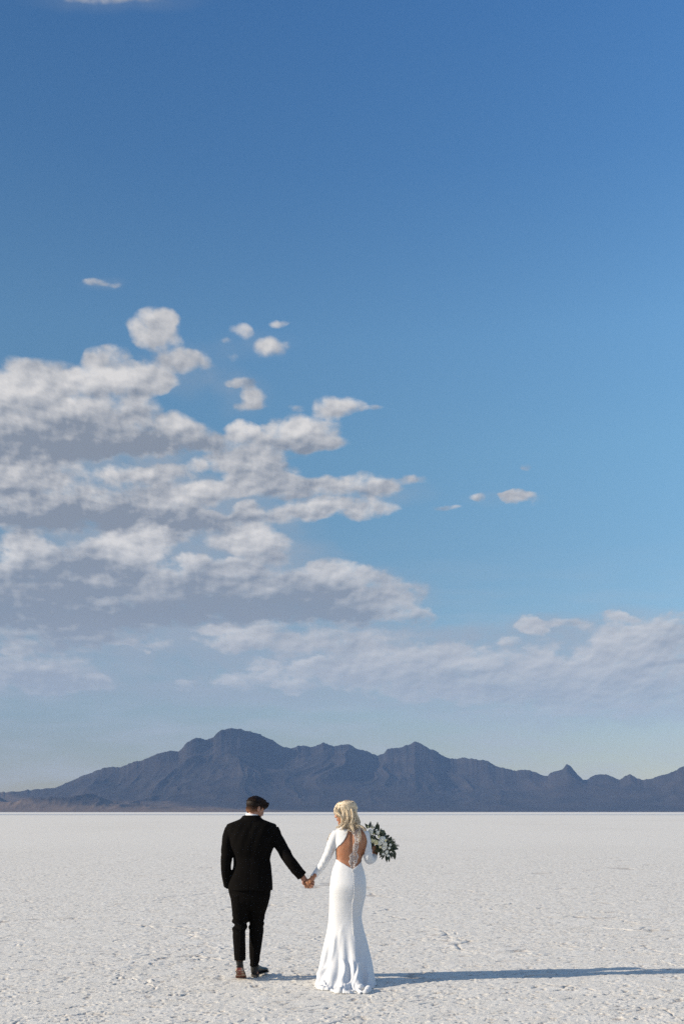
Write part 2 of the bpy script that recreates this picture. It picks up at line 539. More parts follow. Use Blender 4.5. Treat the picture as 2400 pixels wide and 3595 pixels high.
def build_ground():
    rows = [7.0]
    while rows[-1] < 60:
        Y = rows[-1]
        rows.append(Y + 0.0125 * max(1.0, (Y / 12.0)) ** 1.75)
    while rows[-1] < 9200:
        rows.append(rows[-1] * 1.05)
    back = []
    yb = 7.0
    st = 0.05
    while yb > -9000:
        yb -= st
        st *= 1.25
        back.append(yb)
    Yr = np.array(back[::-1] + rows)
    us = list(np.arange(-0.46, 0.4601, 0.00115))
    step = 0.00115
    uo = []
    u = 0.46
    while u < 1300:
        step *= 1.18
        u += step
        uo.append(u)
    us = np.array([-a for a in uo[::-1]] + us + uo)
    W = np.where(Yr > 7, Yr, 7 + (7 - Yr) * 0.2)
    X = us[None, :] * W[:, None]
    lim = 9200.0
    X = np.where(np.abs(X) > lim, np.sign(X) * (lim + np.abs(us[None, :]) * 0.5 + (np.abs(X) - lim) * 1e-6), X)
    Y = np.repeat(Yr[:, None], len(us), 1)
    h, grit_shade = salt_height(X, Y)
    cell = np.maximum(np.gradient(Yr)[:, None], np.abs(np.gradient(us)[None, :] * W[:, None]))
    fade = np.clip(1.5 - cell / 0.12, 0, 1)
    amp = fade * np.where(Y > 8, 1.0, 0.8)
    Z = h * amp * 0.8
    far = np.clip((Y - 1500) / 3000, 0, 1)
    Z = Z - far * 0.0
    me = grid_mesh('ground', np.stack([X, Y, Z], -1), len(Yr), len(us))
    at = me.attributes.new('grit_shade', 'FLOAT', 'POINT')
    at.data.foreach_set('value', (grit_shade * fade).astype(np.float32).ravel())
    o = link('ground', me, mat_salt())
    tag(o, 'white crusted salt flat reaching to the mountains', 'ground', kind='structure')
    return Yr, us


build_ground()

# thin shallow water lying on the far salt
wm, N, b = material('shallow_water', (0.26, 0.31, 0.38), 0.35)
n = N.noise(N.new('ShaderNodeNewGeometry').outputs['Position'], 0.01, 4.0)
N.l.new(N.mix(n, (0.24, 0.29, 0.36), (0.36, 0.39, 0.43)), b.inputs['Base Color'])
xs = np.linspace(-900, 700, 60)
fr = 560 + 30 * (fbm(xs * 0.01, xs * 0, None, 3, 3) - 0.5)
wid = 150 * np.clip((700 - xs) / 900, 0.02, 1) * (0.75 + 0.5 * fbm(xs * 0.02, xs * 0, None, 3, 4))
V3 = np.stack([np.stack([xs, fr, xs * 0 + 0.02], -1), np.stack([xs, fr + wid, xs * 0 + 0.02], -1)], 0)
tag(link('water', grid_mesh('water', V3, 2, 60), wm), 'thin strip of shallow water below the mountains', 'water', kind='structure')

# ------------------------------------------------------------------ mountains
PROFILE = [(-900, 1850), (-500, 1838), (-200, 1826), (0, 1818), (60, 1812), (125, 1806), (160, 1792), (200, 1775), (240, 1760), (252, 1759), (280, 1757),
           (305, 1748), (318, 1746), (340, 1738), (380, 1722), (410, 1722), (430, 1702), (442, 1693), (450, 1691), (470, 1696), (490, 1690),
           (505, 1675), (520, 1670), (535, 1668), (560, 1674), (600, 1685), (625, 1698), (650, 1712), (667, 1717), (685, 1711),
           (700, 1711), (715, 1713), (742, 1703), (765, 1710), (800, 1707), (820, 1718), (845, 1724), (865, 1732), (880, 1728),
           (888, 1717), (905, 1714), (925, 1712), (952, 1701), (975, 1712), (1005, 1725), (1020, 1736), (1040, 1740),
           (1080, 1738), (1115, 1745), (1135, 1755), (1160, 1763), (1185, 1768), (1195, 1764), (1215, 1765), (1235, 1776), (1255, 1780),
           (1262, 1770), (1288, 1764), (1298, 1752), (1308, 1756), (1318, 1770), (1335, 1786), (1345, 1788), (1360, 1779), (1370, 1776), (1390, 1776),
           (1415, 1786), (1422, 1786), (1432, 1778), (1445, 1775), (1460, 1786), (1475, 1788), (1500, 1782), (1530, 1774), (1568, 1757),
           (1650, 1735), (1750, 1722), (1900, 1745), (2100, 1730), (2400, 1775), (2800, 1820)]


def build_mountains():
    pu, pv = [], []
    for fx, fy in PROFILE:
        u, v = UV(fx * 2400 / 1568, fy * 2400 / 1568)
        pu.append(u)
        pv.append(max(v, 0.002))
    us = np.arange(pu[0], pu[-1], 0.00055)
    prof = np.interp(us, pu, pv)
    prof = prof + 0.0026 * (fbm(us * 210, us * 0, None, 4, 2, 0.6) - 0.5)
    ridge = 7100 + 500 * np.sin(us * 9 + 1) + 300 * (fbm(us * 12, us * 0, None, 3, 6) - 0.5)
    foot = 5650 + 200 * np.sin(us * 7)
    H = prof * ridge
    t = np.concatenate([np.linspace(0, 1, 120), 1 + np.linspace(0.03, 1, 30)])[:, None]
    U = us[None, :]
    D = np.where(t <= 1, foot[None] + (ridge - foot)[None] * t, ridge[None] + (t - 1) * 1300)
    X = U * D
    wx = X + 500 * (fbm(X / 900, D / 900, None, 3, 15) - 0.5)
    wd = D + 500 * (fbm(X / 900 + 7, D / 900, None, 3, 16) - 0.5)
    er = ridged(wx / 950, wd / 1900, 5, 21, 0.50)
    er2 = ridged(wx / 170, wd / 330, 4, 41, 0.55)
    s = np.where(t <= 1, 0.18 * t + 0.82 * t ** 1.55, (2 - np.minimum(t, 2)) ** 1.2)
    mod = 0.55 + 0.62 * er + 0.05 * (er2 - 0.5)
    k = np.clip(1 - np.abs(t - 1) * 5.5, 0, 1) ** 0.8
    mod = mod * (1 - k) + k
    ker = np.hanning(101)
    Hs = np.convolve(np.pad(H, 50, mode='edge'), ker / ker.sum(), mode='valid')
    kk = np.clip(1 - np.abs(t - 1) * 3.5, 0, 1)
    Z = (Hs[None] * (1 - kk) + H[None] * kk) * s * mod
    # never stand above the traced skyline
    Z = np.minimum(Z, prof[None] * D * 0.995 + 0 * Z)
    Z[np.argmin(np.abs(t[:, 0] - 1))] = H
    foot_h = 55 * np.clip(ridged(wx / 420, wd / 300, 4, 61) - 0.45, 0, 1) * np.clip(t * 4, 0, 1) * np.clip(1.2 - t * 1.6, 0, 1)
    Z = Z + foot_h * np.clip((0.02 - U) * 6 + 0.6, 0.1, 1.6)
    Z = np.minimum(Z, prof[None] * D)
    Z[0] = -5
    me = grid_mesh('mountains', np.stack([X, D, Z], -1), len(t), len(us))
    o = link('mountains', me, mat_rock())
    tag(o, 'long jagged blue grey mountain range on the horizon', 'mountains', kind='structure')
    # low tan foothills in front of the western end
    us = np.arange(-0.75, 0.02, 0.0012)
    t = np.linspace(0, 1, 60)[:, None]
    U = us[None]
    D = 4900 + 750 * t + 0 * U
    X = U * D
    env = np.sin(np.pi * np.clip(t, 0, 1)) * np.clip((-0.02 - U) / 0.28, 0.0, 1)
    Z = 130 * env * (ridged(X / 520, D / 600, 5, 77) ** 1.6 + 0.12) - 4
    me = grid_mesh('foothills', np.stack([X, D, Z], -1), 60, len(us))
    o = link('foothills', me, bpy.data.materials['mountain_rock'])
    tag(o, 'low tan foothills in front of the left end of the range', 'hills', kind='structure')


build_mountains()


# ------------------------------------------------------------------ haze
def build_haze():
    m = bpy.data.materials.new('haze_air')
    m.use_nodes = True
    N = NT(m.node_tree)
    N.n.clear()
    v = N.new('ShaderNodeVolumePrincipled')
    v.inputs['Color'].default_value = (0.31, 0.52, 0.94, 1)
    v.inputs['Density'].default_value = HAZE
    v.inputs['Anisotropy'].default_value = 0.0
    o = N.new('ShaderNodeOutputMaterial')
    N.l.new(v.outputs[0], o.inputs['Volume'])
    bm = bmesh.new()
    bmesh.ops.create_cube(bm, size=1.0)
    for vv in bm.verts:
        vv.co = Vector((vv.co.x * 23000, vv.co.y * 19500, -2.0 if vv.co.z < 0 else 900.0))
    me = bpy.data.meshes.new('haze')
    bm.to_mesh(me)
    tag(link('haze', me, m, smooth=False), 'thin blue air haze over the salt flat', 'haze', kind='stuff')


HAZE = 3.6e-5
build_haze()


# ------------------------------------------------------------------ figure tools
def ring(c, a, b, n=28, e=2.0, fn=None):
    out = []
    for i in range(n):
        th = 2 * math.pi * i / n
        cs, sn = math.cos(th), math.sin(th)
        x = math.copysign(abs(cs) ** (2 / e), cs)
        y = math.copysign(abs(sn) ** (2 / e), sn)
        k = fn(th) if fn else 1.0
        out.append(c + a * x * k + b * y * k)
    return out


def loft(bm, rings):
    vs = [[bm.verts.new(p) for p in r] for r in rings]
    n = len(vs[0])
    for A, B in zip(vs[:-1], vs[1:]):
        for i in range(n):
            bm.faces.new((A[i], A[(i + 1) % n], B[(i + 1) % n], B[i]))
    bm.faces.new(vs[0][::-1])
    bm.faces.new(vs[-1])


def vloft(bm, rows, off=0.0, e=2.3, n=32, fn=None):
    """rows: left px, right px, py, depth of centre, half thickness"""
    rs = []
    sub = 4
    fine = smooth_path(rows, (len(rows) - 1) * sub)
    for k, (l, r, py, Yc, ry) in enumerate(fine):
        k = k / sub
        a, b = P(l, py, Yc), P(r, py, Yc)
        c = (a + b) / 2
        rx = max((b.x - a.x) / 2 - off, 0.008)
        rs.append(ring(c, Vector((rx, 0, 0)), Vector((0, max(ry - off, 0.008), 0)), n, e, (lambda th, kk=k: fn(th, kk)) if fn else None))
    loft(bm, rs)


def tube(bm, pts, n=16, off=0.0, caps=True):
    """pts: (Vector, radius)"""
    rs = []
    m = len(pts)
    ref = Vector((0, 1, 0))
    for i, (p, r) in enumerate(pts):
        t = (pts[min(i + 1, m - 1)][0] - pts[max(i - 1, 0)][0]).normalized()
        s = t.cross(ref)
        if s.length < 0.2:
            s = t.cross(Vector((1, 0, 0)))
        s.normalize()
        u = s.cross(t).normalized()
        r = max(r - off, 0.004)
        if i == 0 and caps:
            rs.append(ring(p - t * r * 0.7, s * r * 0.5, u * r * 0.5, n))
        rs.append(ring(p, s * r, u * r, n))
        if i == m - 1 and caps:
            rs.append(ring(p + t * r * 0.7, s * r * 0.5, u * r * 0.5, n))
    loft(bm, rs)


def ell(bm, c, r, M=None, seg=16):
    g = bmesh.ops.create_uvsphere(bm, u_segments=seg, v_segments=max(6, seg * 2 // 3), radius=1.0)
    for v in g['verts']:
        p = Vector((v.co.x * r[0], v.co.y * r[1], v.co.z * r[2]))
        if M is not None:
            p = M @ p
        v.co = p + Vector(c)


def smooth_path(ctrl, n):
    """Catmull-Rom through tuples of numbers"""
    c = [np.array(q, float) for q in ctrl]
    c = [2 * c[0] - c[1]] + c + [2 * c[-1] - c[-2]]
    out = []
    segs = len(c) - 3
    for k in range(n + 1):
        s = k / n * segs
        i = min(int(s), segs - 1)
        t = s - i
        a, b, d, e = c[i], c[i + 1], c[i + 2], c[i + 3]
        out.append(0.5 * ((2 * b) + (-a + d) * t + (2 * a - 5 * b + 4 * d - e) * t * t + (-a + 3 * b - 3 * d + e) * t ** 3))
    return out


def fuse(bm, voxel, smooth_it=3, factor=0.5):
    """one continuous surface from overlapping shapes"""
    bmesh.ops.recalc_face_normals(bm, faces=bm.faces)
    me = bpy.data.meshes.new('tmp')
    bm.to_mesh(me)
    bm.free()
    o = bpy.data.objects.new('tmp', me)
    COL.objects.link(o)
    md = o.modifiers.new('r', 'REMESH')
    md.mode = 'VOXEL'
    md.voxel_size = voxel
    if smooth_it:
        s = o.modifiers.new('s', 'SMOOTH')
        s.iterations = smooth_it
        s.factor = factor
    dg = bpy.context.evaluated_depsgraph_get()
    dg.update()
    res = bpy.data.meshes.new_from_object(o.evaluated_get(dg))
    bpy.data.objects.remove(o)
    bpy.data.meshes.remove(me)
    return res


def co_of(me):
    a = np.empty(len(me.vertices) * 3, np.float32)
    me.vertices.foreach_get('co', a)
    b = np.empty(len(me.vertices) * 3, np.float32)
    me.vertices.foreach_get('normal', b)
    return a.reshape(-1, 3).astype(float), b.reshape(-1, 3).astype(float)


def set_co(me, c):
    me.vertices.foreach_set('co', c.astype(np.float32).ravel())
    me.update()


def merge_in(me, bm2, mat_index):
    """add separate little shapes to a finished surface with another material slot"""
    bm = bmesh.new()
    bm.from_mesh(me)
    tmp = bpy.data.meshes.new('t2')
    for f in bm2.faces:
        f.material_index = mat_index
    bm2.to_mesh(tmp)
    bm2.free()
    bm.from_mesh(tmp)
    bm.to_mesh(me)
    bm.free()
    bpy.data.meshes.remove(tmp)


def tubes_mesh(name, strands, n=5):
    """strands: list of lists of (x, y, z, r) -> one mesh of tapered tubes"""
    verts, faces = [], []
    for st in strands:
        st = np.array(st, float)
        m = len(st)
        p = st[:, :3]
        t = np.gradient(p, axis=0)
        t /= np.linalg.norm(t, axis=1)[:, None] + 1e-9
        ref = np.array([0.13, 1.0, 0.07])
        s = np.cross(t, ref)
        s /= np.linalg.norm(s, axis=1)[:, None] + 1e-9
        u = np.cross(s, t)
        base = len(verts)
        for k in range(m):
            for j in range(n):
                a = 2 * math.pi * j / n
                verts.append(p[k] + (s[k] * math.cos(a) + u[k] * math.sin(a)) * st[k, 3])
        for k in range(m - 1):
            for j in range(n):
                a, b2 = base + k * n + j, base + k * n + (j + 1) % n
                faces.append((a, b2, b2 + n, a + n))
        faces.append(tuple(base + j for j in range(n))[::-1])
        faces.append(tuple(base + (m - 1) * n + j for j in range(n)))
    me = bpy.data.meshes.new(name)
    me.from_pydata([tuple(v) for v in verts], [], faces)
    me.update()
    return me


def frame(fwd, roll=0.0):
    """rotation whose +Y is fwd and +Z is up as far as it can be"""
    f = Vector(fwd).normalized()
    r = f.cross(Vector((0, 0, 1))).normalized()
    u = r.cross(f)
    M = Matrix((r, f, u)).transposed()
    return M @ Matrix.Rotation(roll, 3, 'Y')


def head_shapes(bm, c, M, s=1.0, male=True):
    def E(p, r, seg=16):
        ell(bm, c + M @ (Vector(p) * s), tuple(q * s for q in r), M, seg)
    E((0, -.012, .030), (.075, .096, .088))
    E((0, .035, .020), (.066, .062, .075))
    rows = [(.06, .060, .060, .030), (.02, .064, .070, .028), (-.02, .062, .068, .028), (-.055, .056 if male else .052, .062, .030),
            (-.085, .046 if male else .041, .050, .038), (-.106, .032 if male else .027, .036, .048), (-.118, .018, .020, .056)]
    rs = []
    for z, rx, ry, yc in rows:
        rs.append(ring(c + M @ (Vector((0, yc, z)) * s), M @ Vector((rx * s, 0, 0)), M @ Vector((0, ry * s, 0)), 20, 2.2))
    loft(bm, rs)
    # nose, brow, lips, chin, ears
    rs = []
    for z, rx, y0, y1 in [(.028, .007, .085, .101), (.005, .009, .085, .108), (-.016, .012, .085, .119), (-.028, .016, .085, .121), (-.036, .013, .085, .106)]:
        cc = c + M @ (Vector((0, (y0 + y1) / 2, z)) * s)
        rs.append(ring(cc, M @ Vector((rx * s, 0, 0)), M @ Vector((0, (y1 - y0) / 2 * s, 0)), 12))
    loft(bm, rs)
    E((0, .088, .034), (.045, .012, .009))
    E((0, .090, -.056), (.022, .012, .006))
    E((0, .088, -.066), (.019, .012, .007))
    E((0, .080, -.104), (.019, .016, .014))
    for sx in (-1, 1):
        E((sx * .038, .070, -.012), (.022, .022, .020))
        E((sx * .077, -.006, -.004), (.008, .019, .031))
        E((sx * .082, -.014, .006), (.008, .012, .022))


def chain(bm, pts, r0, r1, n=10):
    m = len(pts)
    tube(bm, [(Vector(p), r0 + (r1 - r0) * i / (m - 1)) for i, p in enumerate(pts)], n)


# ------------------------------------------------------------------ materials of the figures
def mat_skin(name, c1, c2):
    m, N, b = material(name, c1, 0.45)
    b.inputs['Subsurface Weight'].default_value = 0.12
    b.inputs['Subsurface Radius'].default_value = (0.02, 0.008, 0.004)
    b.inputs['Subsurface Scale'].default_value = 0.3
    n = N.noise(objco(N), 22.0, 5.0, 0.6)
    N.l.new(N.mix(N.sm(n, 0.3, 0.7), c1, c2), b.inputs['Base Color'])
    bump(N, b, N.noise(objco(N), 260.0, 3.0), 0.15, 0.002)
    return m


SKIN_M = mat_skin('skin_fair', (0.36, 0.185, 0.12), (0.30, 0.135, 0.085))
SKIN_F = mat_skin('skin_tanned', (0.34, 0.155, 0.082), (0.28, 0.12, 0.062))

SUIT, N, b = material('black_wool', (0.006, 0.0055, 0.0055), 0.85)
b.inputs['Specular IOR Level'].default_value = 0.02
n = N.noise(objco(N), 9.0, 6.0, 0.6)
N.l.new(N.mix(n, (0.0035, 0.0032, 0.0032), (0.0075, 0.0068, 0.0064)), b.inputs['Base Color'])
w = N.noise(N.vm('MULTIPLY', objco(N), (1, 1, 0.35)), 26.0, 4.0, 0.55)
bump(N, b, w, 0.35, 0.008)

SHIRT, N, b = material('white_shirt_cotton', (0.75, 0.76, 0.78), 0.7)
bump(N, b, N.noise(objco(N), 90.0, 3.0), 0.2, 0.003)
LEATHER, N, b = material('polished_black_leather', (0.012, 0.011, 0.011), 0.16)
b.inputs['Coat Weight'].default_value = 0.08
b.inputs['Specular IOR Level'].default_value = 0.18
bump(N, b, N.noise(objco(N), 25.0, 3.0), 0.25, 0.004)
SOLE, N, b = material('salt_stained_sole', (0.2, 0.03, 0.02), 0.6)
n = N.noise(objco(N), 26.0, 5.0, 0.6)
N.l.new(N.mix(N.sm(n, 0.47, 0.53), (0.13, 0.022, 0.014), (0.27, 0.22, 0.17)), b.inputs['Base Color'])
SOLEB, N, b = material('dark_heel_rubber', (0.02, 0.018, 0.017), 0.6)
n = N.noise(objco(N), 30.0, 4.0)
N.l.new(N.mix(N.sm(n, 0.55, 0.7), (0.018, 0.016, 0.015), (0.16, 0.14, 0.12)), b.inputs['Base Color'])
SOCK, N, b = material('black_sock', (0.012, 0.012, 0.012), 0.9)
N.l.new(N.mix(N.noise(objco(N), 120.0, 2.0), (0.008, 0.008, 0.008), (0.018, 0.018, 0.018)), b.inputs['Base Color'])

DRESS, N, b = material('white_crepe', (0.63, 0.63, 0.64), 0.7)
b.inputs['Sheen Weight'].default_value = 0.15
n = N.noise(objco(N), 5.0, 4.0)
N.l.new(N.mix(n, (0.575, 0.59, 0.61), (0.625, 0.64, 0.66)), b.inputs['Base Color'])
bump(N, b, N.noise(objco(N), 40.0, 5.0, 0.6), 0.25, 0.004)
BEAD, N, b = material('crystal_and_pearl_bead', (0.8, 0.8, 0.8), 0.3)
b.inputs['Metallic'].default_value = 0.0
N.l.new(N.mix(N.noise(objco(N), 150.0, 2.0), (0.62, 0.60, 0.58), (0.9, 0.9, 0.9)), b.inputs['Base Color'])


def mat_hair(name, dark, mid, light, scale=(60, 60, 5), rough=0.38, spec=0.5):
    m, N, b = material(name, mid, rough)
    b.inputs['Specular IOR Level'].default_value = spec
    b.inputs['Anisotropic'].default_value = 0.5
    at = N.new('ShaderNodeAttribute', attribute_name='tone').outputs['Fac']
    n = N.noise(N.vm('MULTIPLY', objco(N), scale), 3.0, 4.0, 0.6)
    f = N.m('ADD', N.m('MULTIPLY', n, 0.6), N.m('MULTIPLY', at, 0.5))
    N.l.new(N.ramp(f, [(0.22, dark), (0.5, mid), (0.85, light)]), b.inputs['Base Color'])
    return m


BLONDE = mat_hair('blonde_hair', (0.18, 0.115, 0.065), (0.60, 0.48, 0.32), (0.88, 0.79, 0.62))
BROWN = mat_hair('dark_brown_hair', (0.006, 0.004, 0.003), (0.015, 0.0085, 0.0065), (0.042, 0.022, 0.014), rough=0.6, spec=0.15)
FADE, N, b = material('short_cropped_hair', (0.12, 0.07, 0.045), 0.9)
b.inputs['Specular IOR Level'].default_value = 0.1
sp = N.new('ShaderNodeSeparateXYZ')
N.l.new(N.new('ShaderNodeNewGeometry').outputs['Position'], sp.inputs[0])
nn = N.noise(objco(N), 160.0, 3.0)
FADE_Z = P(890, 2829, 11.1).z
f = N.m('MULTIPLY_ADD', N.m('SUBTRACT', nn, 0.5), 0.03, sp.outputs[2])
N.l.new(N.ramp(N.lin(f, FADE_Z - 0.075, FADE_Z + 0.01), [(0.0, (0.34, 0.17, 0.105)), (0.25, (0.17, 0.085, 0.05)), (0.55, (0.05, 0.025, 0.016)), (0.85, (0.014, 0.008, 0.006))]), b.inputs['Base Color'])


def set_tone(me, strands, n=5, seed=1):
    rnd = random.Random(seed)
    vals = []
    for st in strands:
        t = rnd.random()
        vals += [t] * (len(st) * n)
    at = me.attributes.new('tone', 'FLOAT', 'POINT')
    at.data.foreach_set('value', vals)


# ------------------------------------------------------------------ person in the black suit
YM = G(3436) - 0.04
HANDY = YM - 0.07


def man_torso(bm, off=0.0):
    y = YM
    vloft(bm, [(852, 912, 2864, y, .060), (843, 921, 2874, y, .078), (822, 942, 2884, y, .095), (800, 964, 2892, y, .108),
               (795, 969, 2899, y, .118), (795, 970, 2912, y, .128), (801, 968, 2935, y - .005, .138), (808, 962, 2971, y - .005, .142),
               (819, 949, 3008, y, .132), (819, 951, 3036, y, .134), (814, 954, 3062, y, .140), (804, 957, 3098, y, .150), (803, 957, 3124, y, .152)],
          off, 2.5, 40)
    for px, sx in ((812, 1), (953, -1)):
        ell(bm, P(px, 2905, y), (.052 - off, .075 - off, .036 - off))
    if off == 0:
        ell(bm, P(803, 2900, y), (.026, .06, .018))
        ell(bm, P(962, 2899, y), (.026, .06, .018))


def man_arms(bm, off=0.0):
    y = YM
    a = [(808, 2910, y, .060), (801, 2940, y - .01, .064), (797, 2975, y - .03, .063), (795.5, 3010, y - .05, .060), (793.5, 3045, y - .05, .055),
         (796, 3080, y - .02, .052), (800, 3108, y + .01, .047)]
    tube(bm, [(P(q[0], q[1], q[2]), q[3]) for q in smooth_path(a, 16)], 20, off)
    a = [(958, 2908, y, .062), (968, 2940, y, .070), (985, 2968, y - .02, .066), (1004, 3000, y - .05, .062), (1026, 3035, y - .09, .059), (1060, 3076, HANDY + .01, .056)]
    pts = smooth_path(a, 18)
    tube(bm, [(P(q[0], q[1], q[2]), q[3]) for q in pts], 20, off, caps=False)
    vloft(bm, [(905, 962, 2925, y, .07), (905, 962, 2960, y - .01, .07), (915, 958, 2975, y - .01, .05)], off)


def man_legs(bm, off=0.0):
    y = YM
    vloft(bm, [(812, 950, 3060, y, .118), (804, 955, 3100, y, .132), (802, 952, 3124, y, .135), (811, 943, 3160, y, .122), (817, 936, 3180, y, .095), (828, 926, 3195, y, .06)], off, 2.5)
    vloft(bm, [(808, 884, 3140, y, .125), (812, 881, 3175, y + .01, .112), (815.5, 876, 3210, y + .03, .092), (816, 873, 3232, y + .035, .083), (820.5, 869, 3246, y + .025, .078),
               (817, 865, 3260, y + .0, .075), (816.5, 862, 3280, y - .04, .072), (819, 862, 3320, y - .075, .066), (822.5, 861.5, 3372, y - .105, .060)], off)
    vloft(bm, [(870, 950, 3140, y, .125), (872, 942, 3175, y + .03, .112), (874, 931, 3210, y + .07, .092), (873.5, 926.5, 3242, y + .10, .080),
               (874.5, 924, 3279, y + .11, .074), (875, 916, 3336, y + .09, .066), (878, 907, 3391, y + .07, .058)], off)


def shoe(parent, heel, yaw, pitch, ball_pivot, sole_mat):
    M3 = Matrix.Rotation(-yaw, 3, 'Z') @ Matrix.Rotation(-pitch, 3, 'X')
    piv = Vector((0, .20, 0))

    def T(p):
        p = Vector(p)
        return (Vector(heel) + M3 @ (p - piv)) if ball_pivot else (Vector(heel) + M3 @ p)
    bm = bmesh.new()
    rs = []
    for yy, hw, ht in [(.0, .022, .060), (.008, .031, .082), (.035, .037, .092), (.075, .037, .088), (.11, .037, .078), (.15, .041, .062), (.19, .048, .052),
                       (.225, .050, .046), (.258, .042, .040), (.28, .026, .030), (.289, .010, .020)]:
        rr = []
        for i in range(20):
            th = 2 * math.pi * i / 20
            x = math.copysign(abs(math.cos(th)) ** 0.8, math.cos(th)) * hw
            z = math.copysign(abs(math.sin(th)) ** 0.8, math.sin(th))
            rr.append(T((x * (1 if z < 0.2 else 0.9), yy, .014 + (z + 1) / 2 * (ht - .004))))
        rs.append(rr)
    loft(bm, rs)
    # ankle opening rim
    loft(bm, [ring(T((0, .05, .06)), M3 @ Vector((.034, 0, 0)), M3 @ Vector((0, .046, 0)), 20), ring(T((0, .045, .100)), M3 @ Vector((.032, 0, 0)), M3 @ Vector((0, .042, 0)), 20)])
    me = fuse(bm, 0.005, 3)
    s = link('shoe', me, LEATHER, parent)
    bm = bmesh.new()
    prof = [(.0, .022), (.01, .033), (.04, .038), (.08, .036), (.12, .036), (.16, .042), (.20, .051), (.235, .052), (.265, .042), (.284, .026), (.292, .010)]
    for (z0, z1, lim, add) in ((0.006, .016, 1, .004), (-.012, .008, .078, .003)):
        top, bot = [], []
        pr = [q for q in prof if q[0] <= lim]
        for sgn in (1, -1):
            for yy, hw in (pr if sgn > 0 else pr[::-1]):
                top.append(bm.verts.new(T((sgn * (hw + add), yy, z1))))
                bot.append(bm.verts.new(T((sgn * (hw + add), yy, z0))))
        nq = len(top)
        bm.faces.new(top)
        bm.faces.new(bot[::-1])
        for i in range(nq):
            bm.faces.new((top[i], bot[i], bot[(i + 1) % nq], top[(i + 1) % nq]))
    bmesh.ops.recalc_face_normals(bm, faces=bm.faces)
    me = bpy.data.meshes.new('sole')
    bm.to_mesh(me)
    bm.free()
    link('sole', me, sole_mat, s, smooth=False)
    return s


def wrinkle(me, fn):
    c, n = co_of(me)
    d = fn(c[:, 0], c[:, 1], c[:, 2], n)
    set_co(me, c + n * d[:, None])


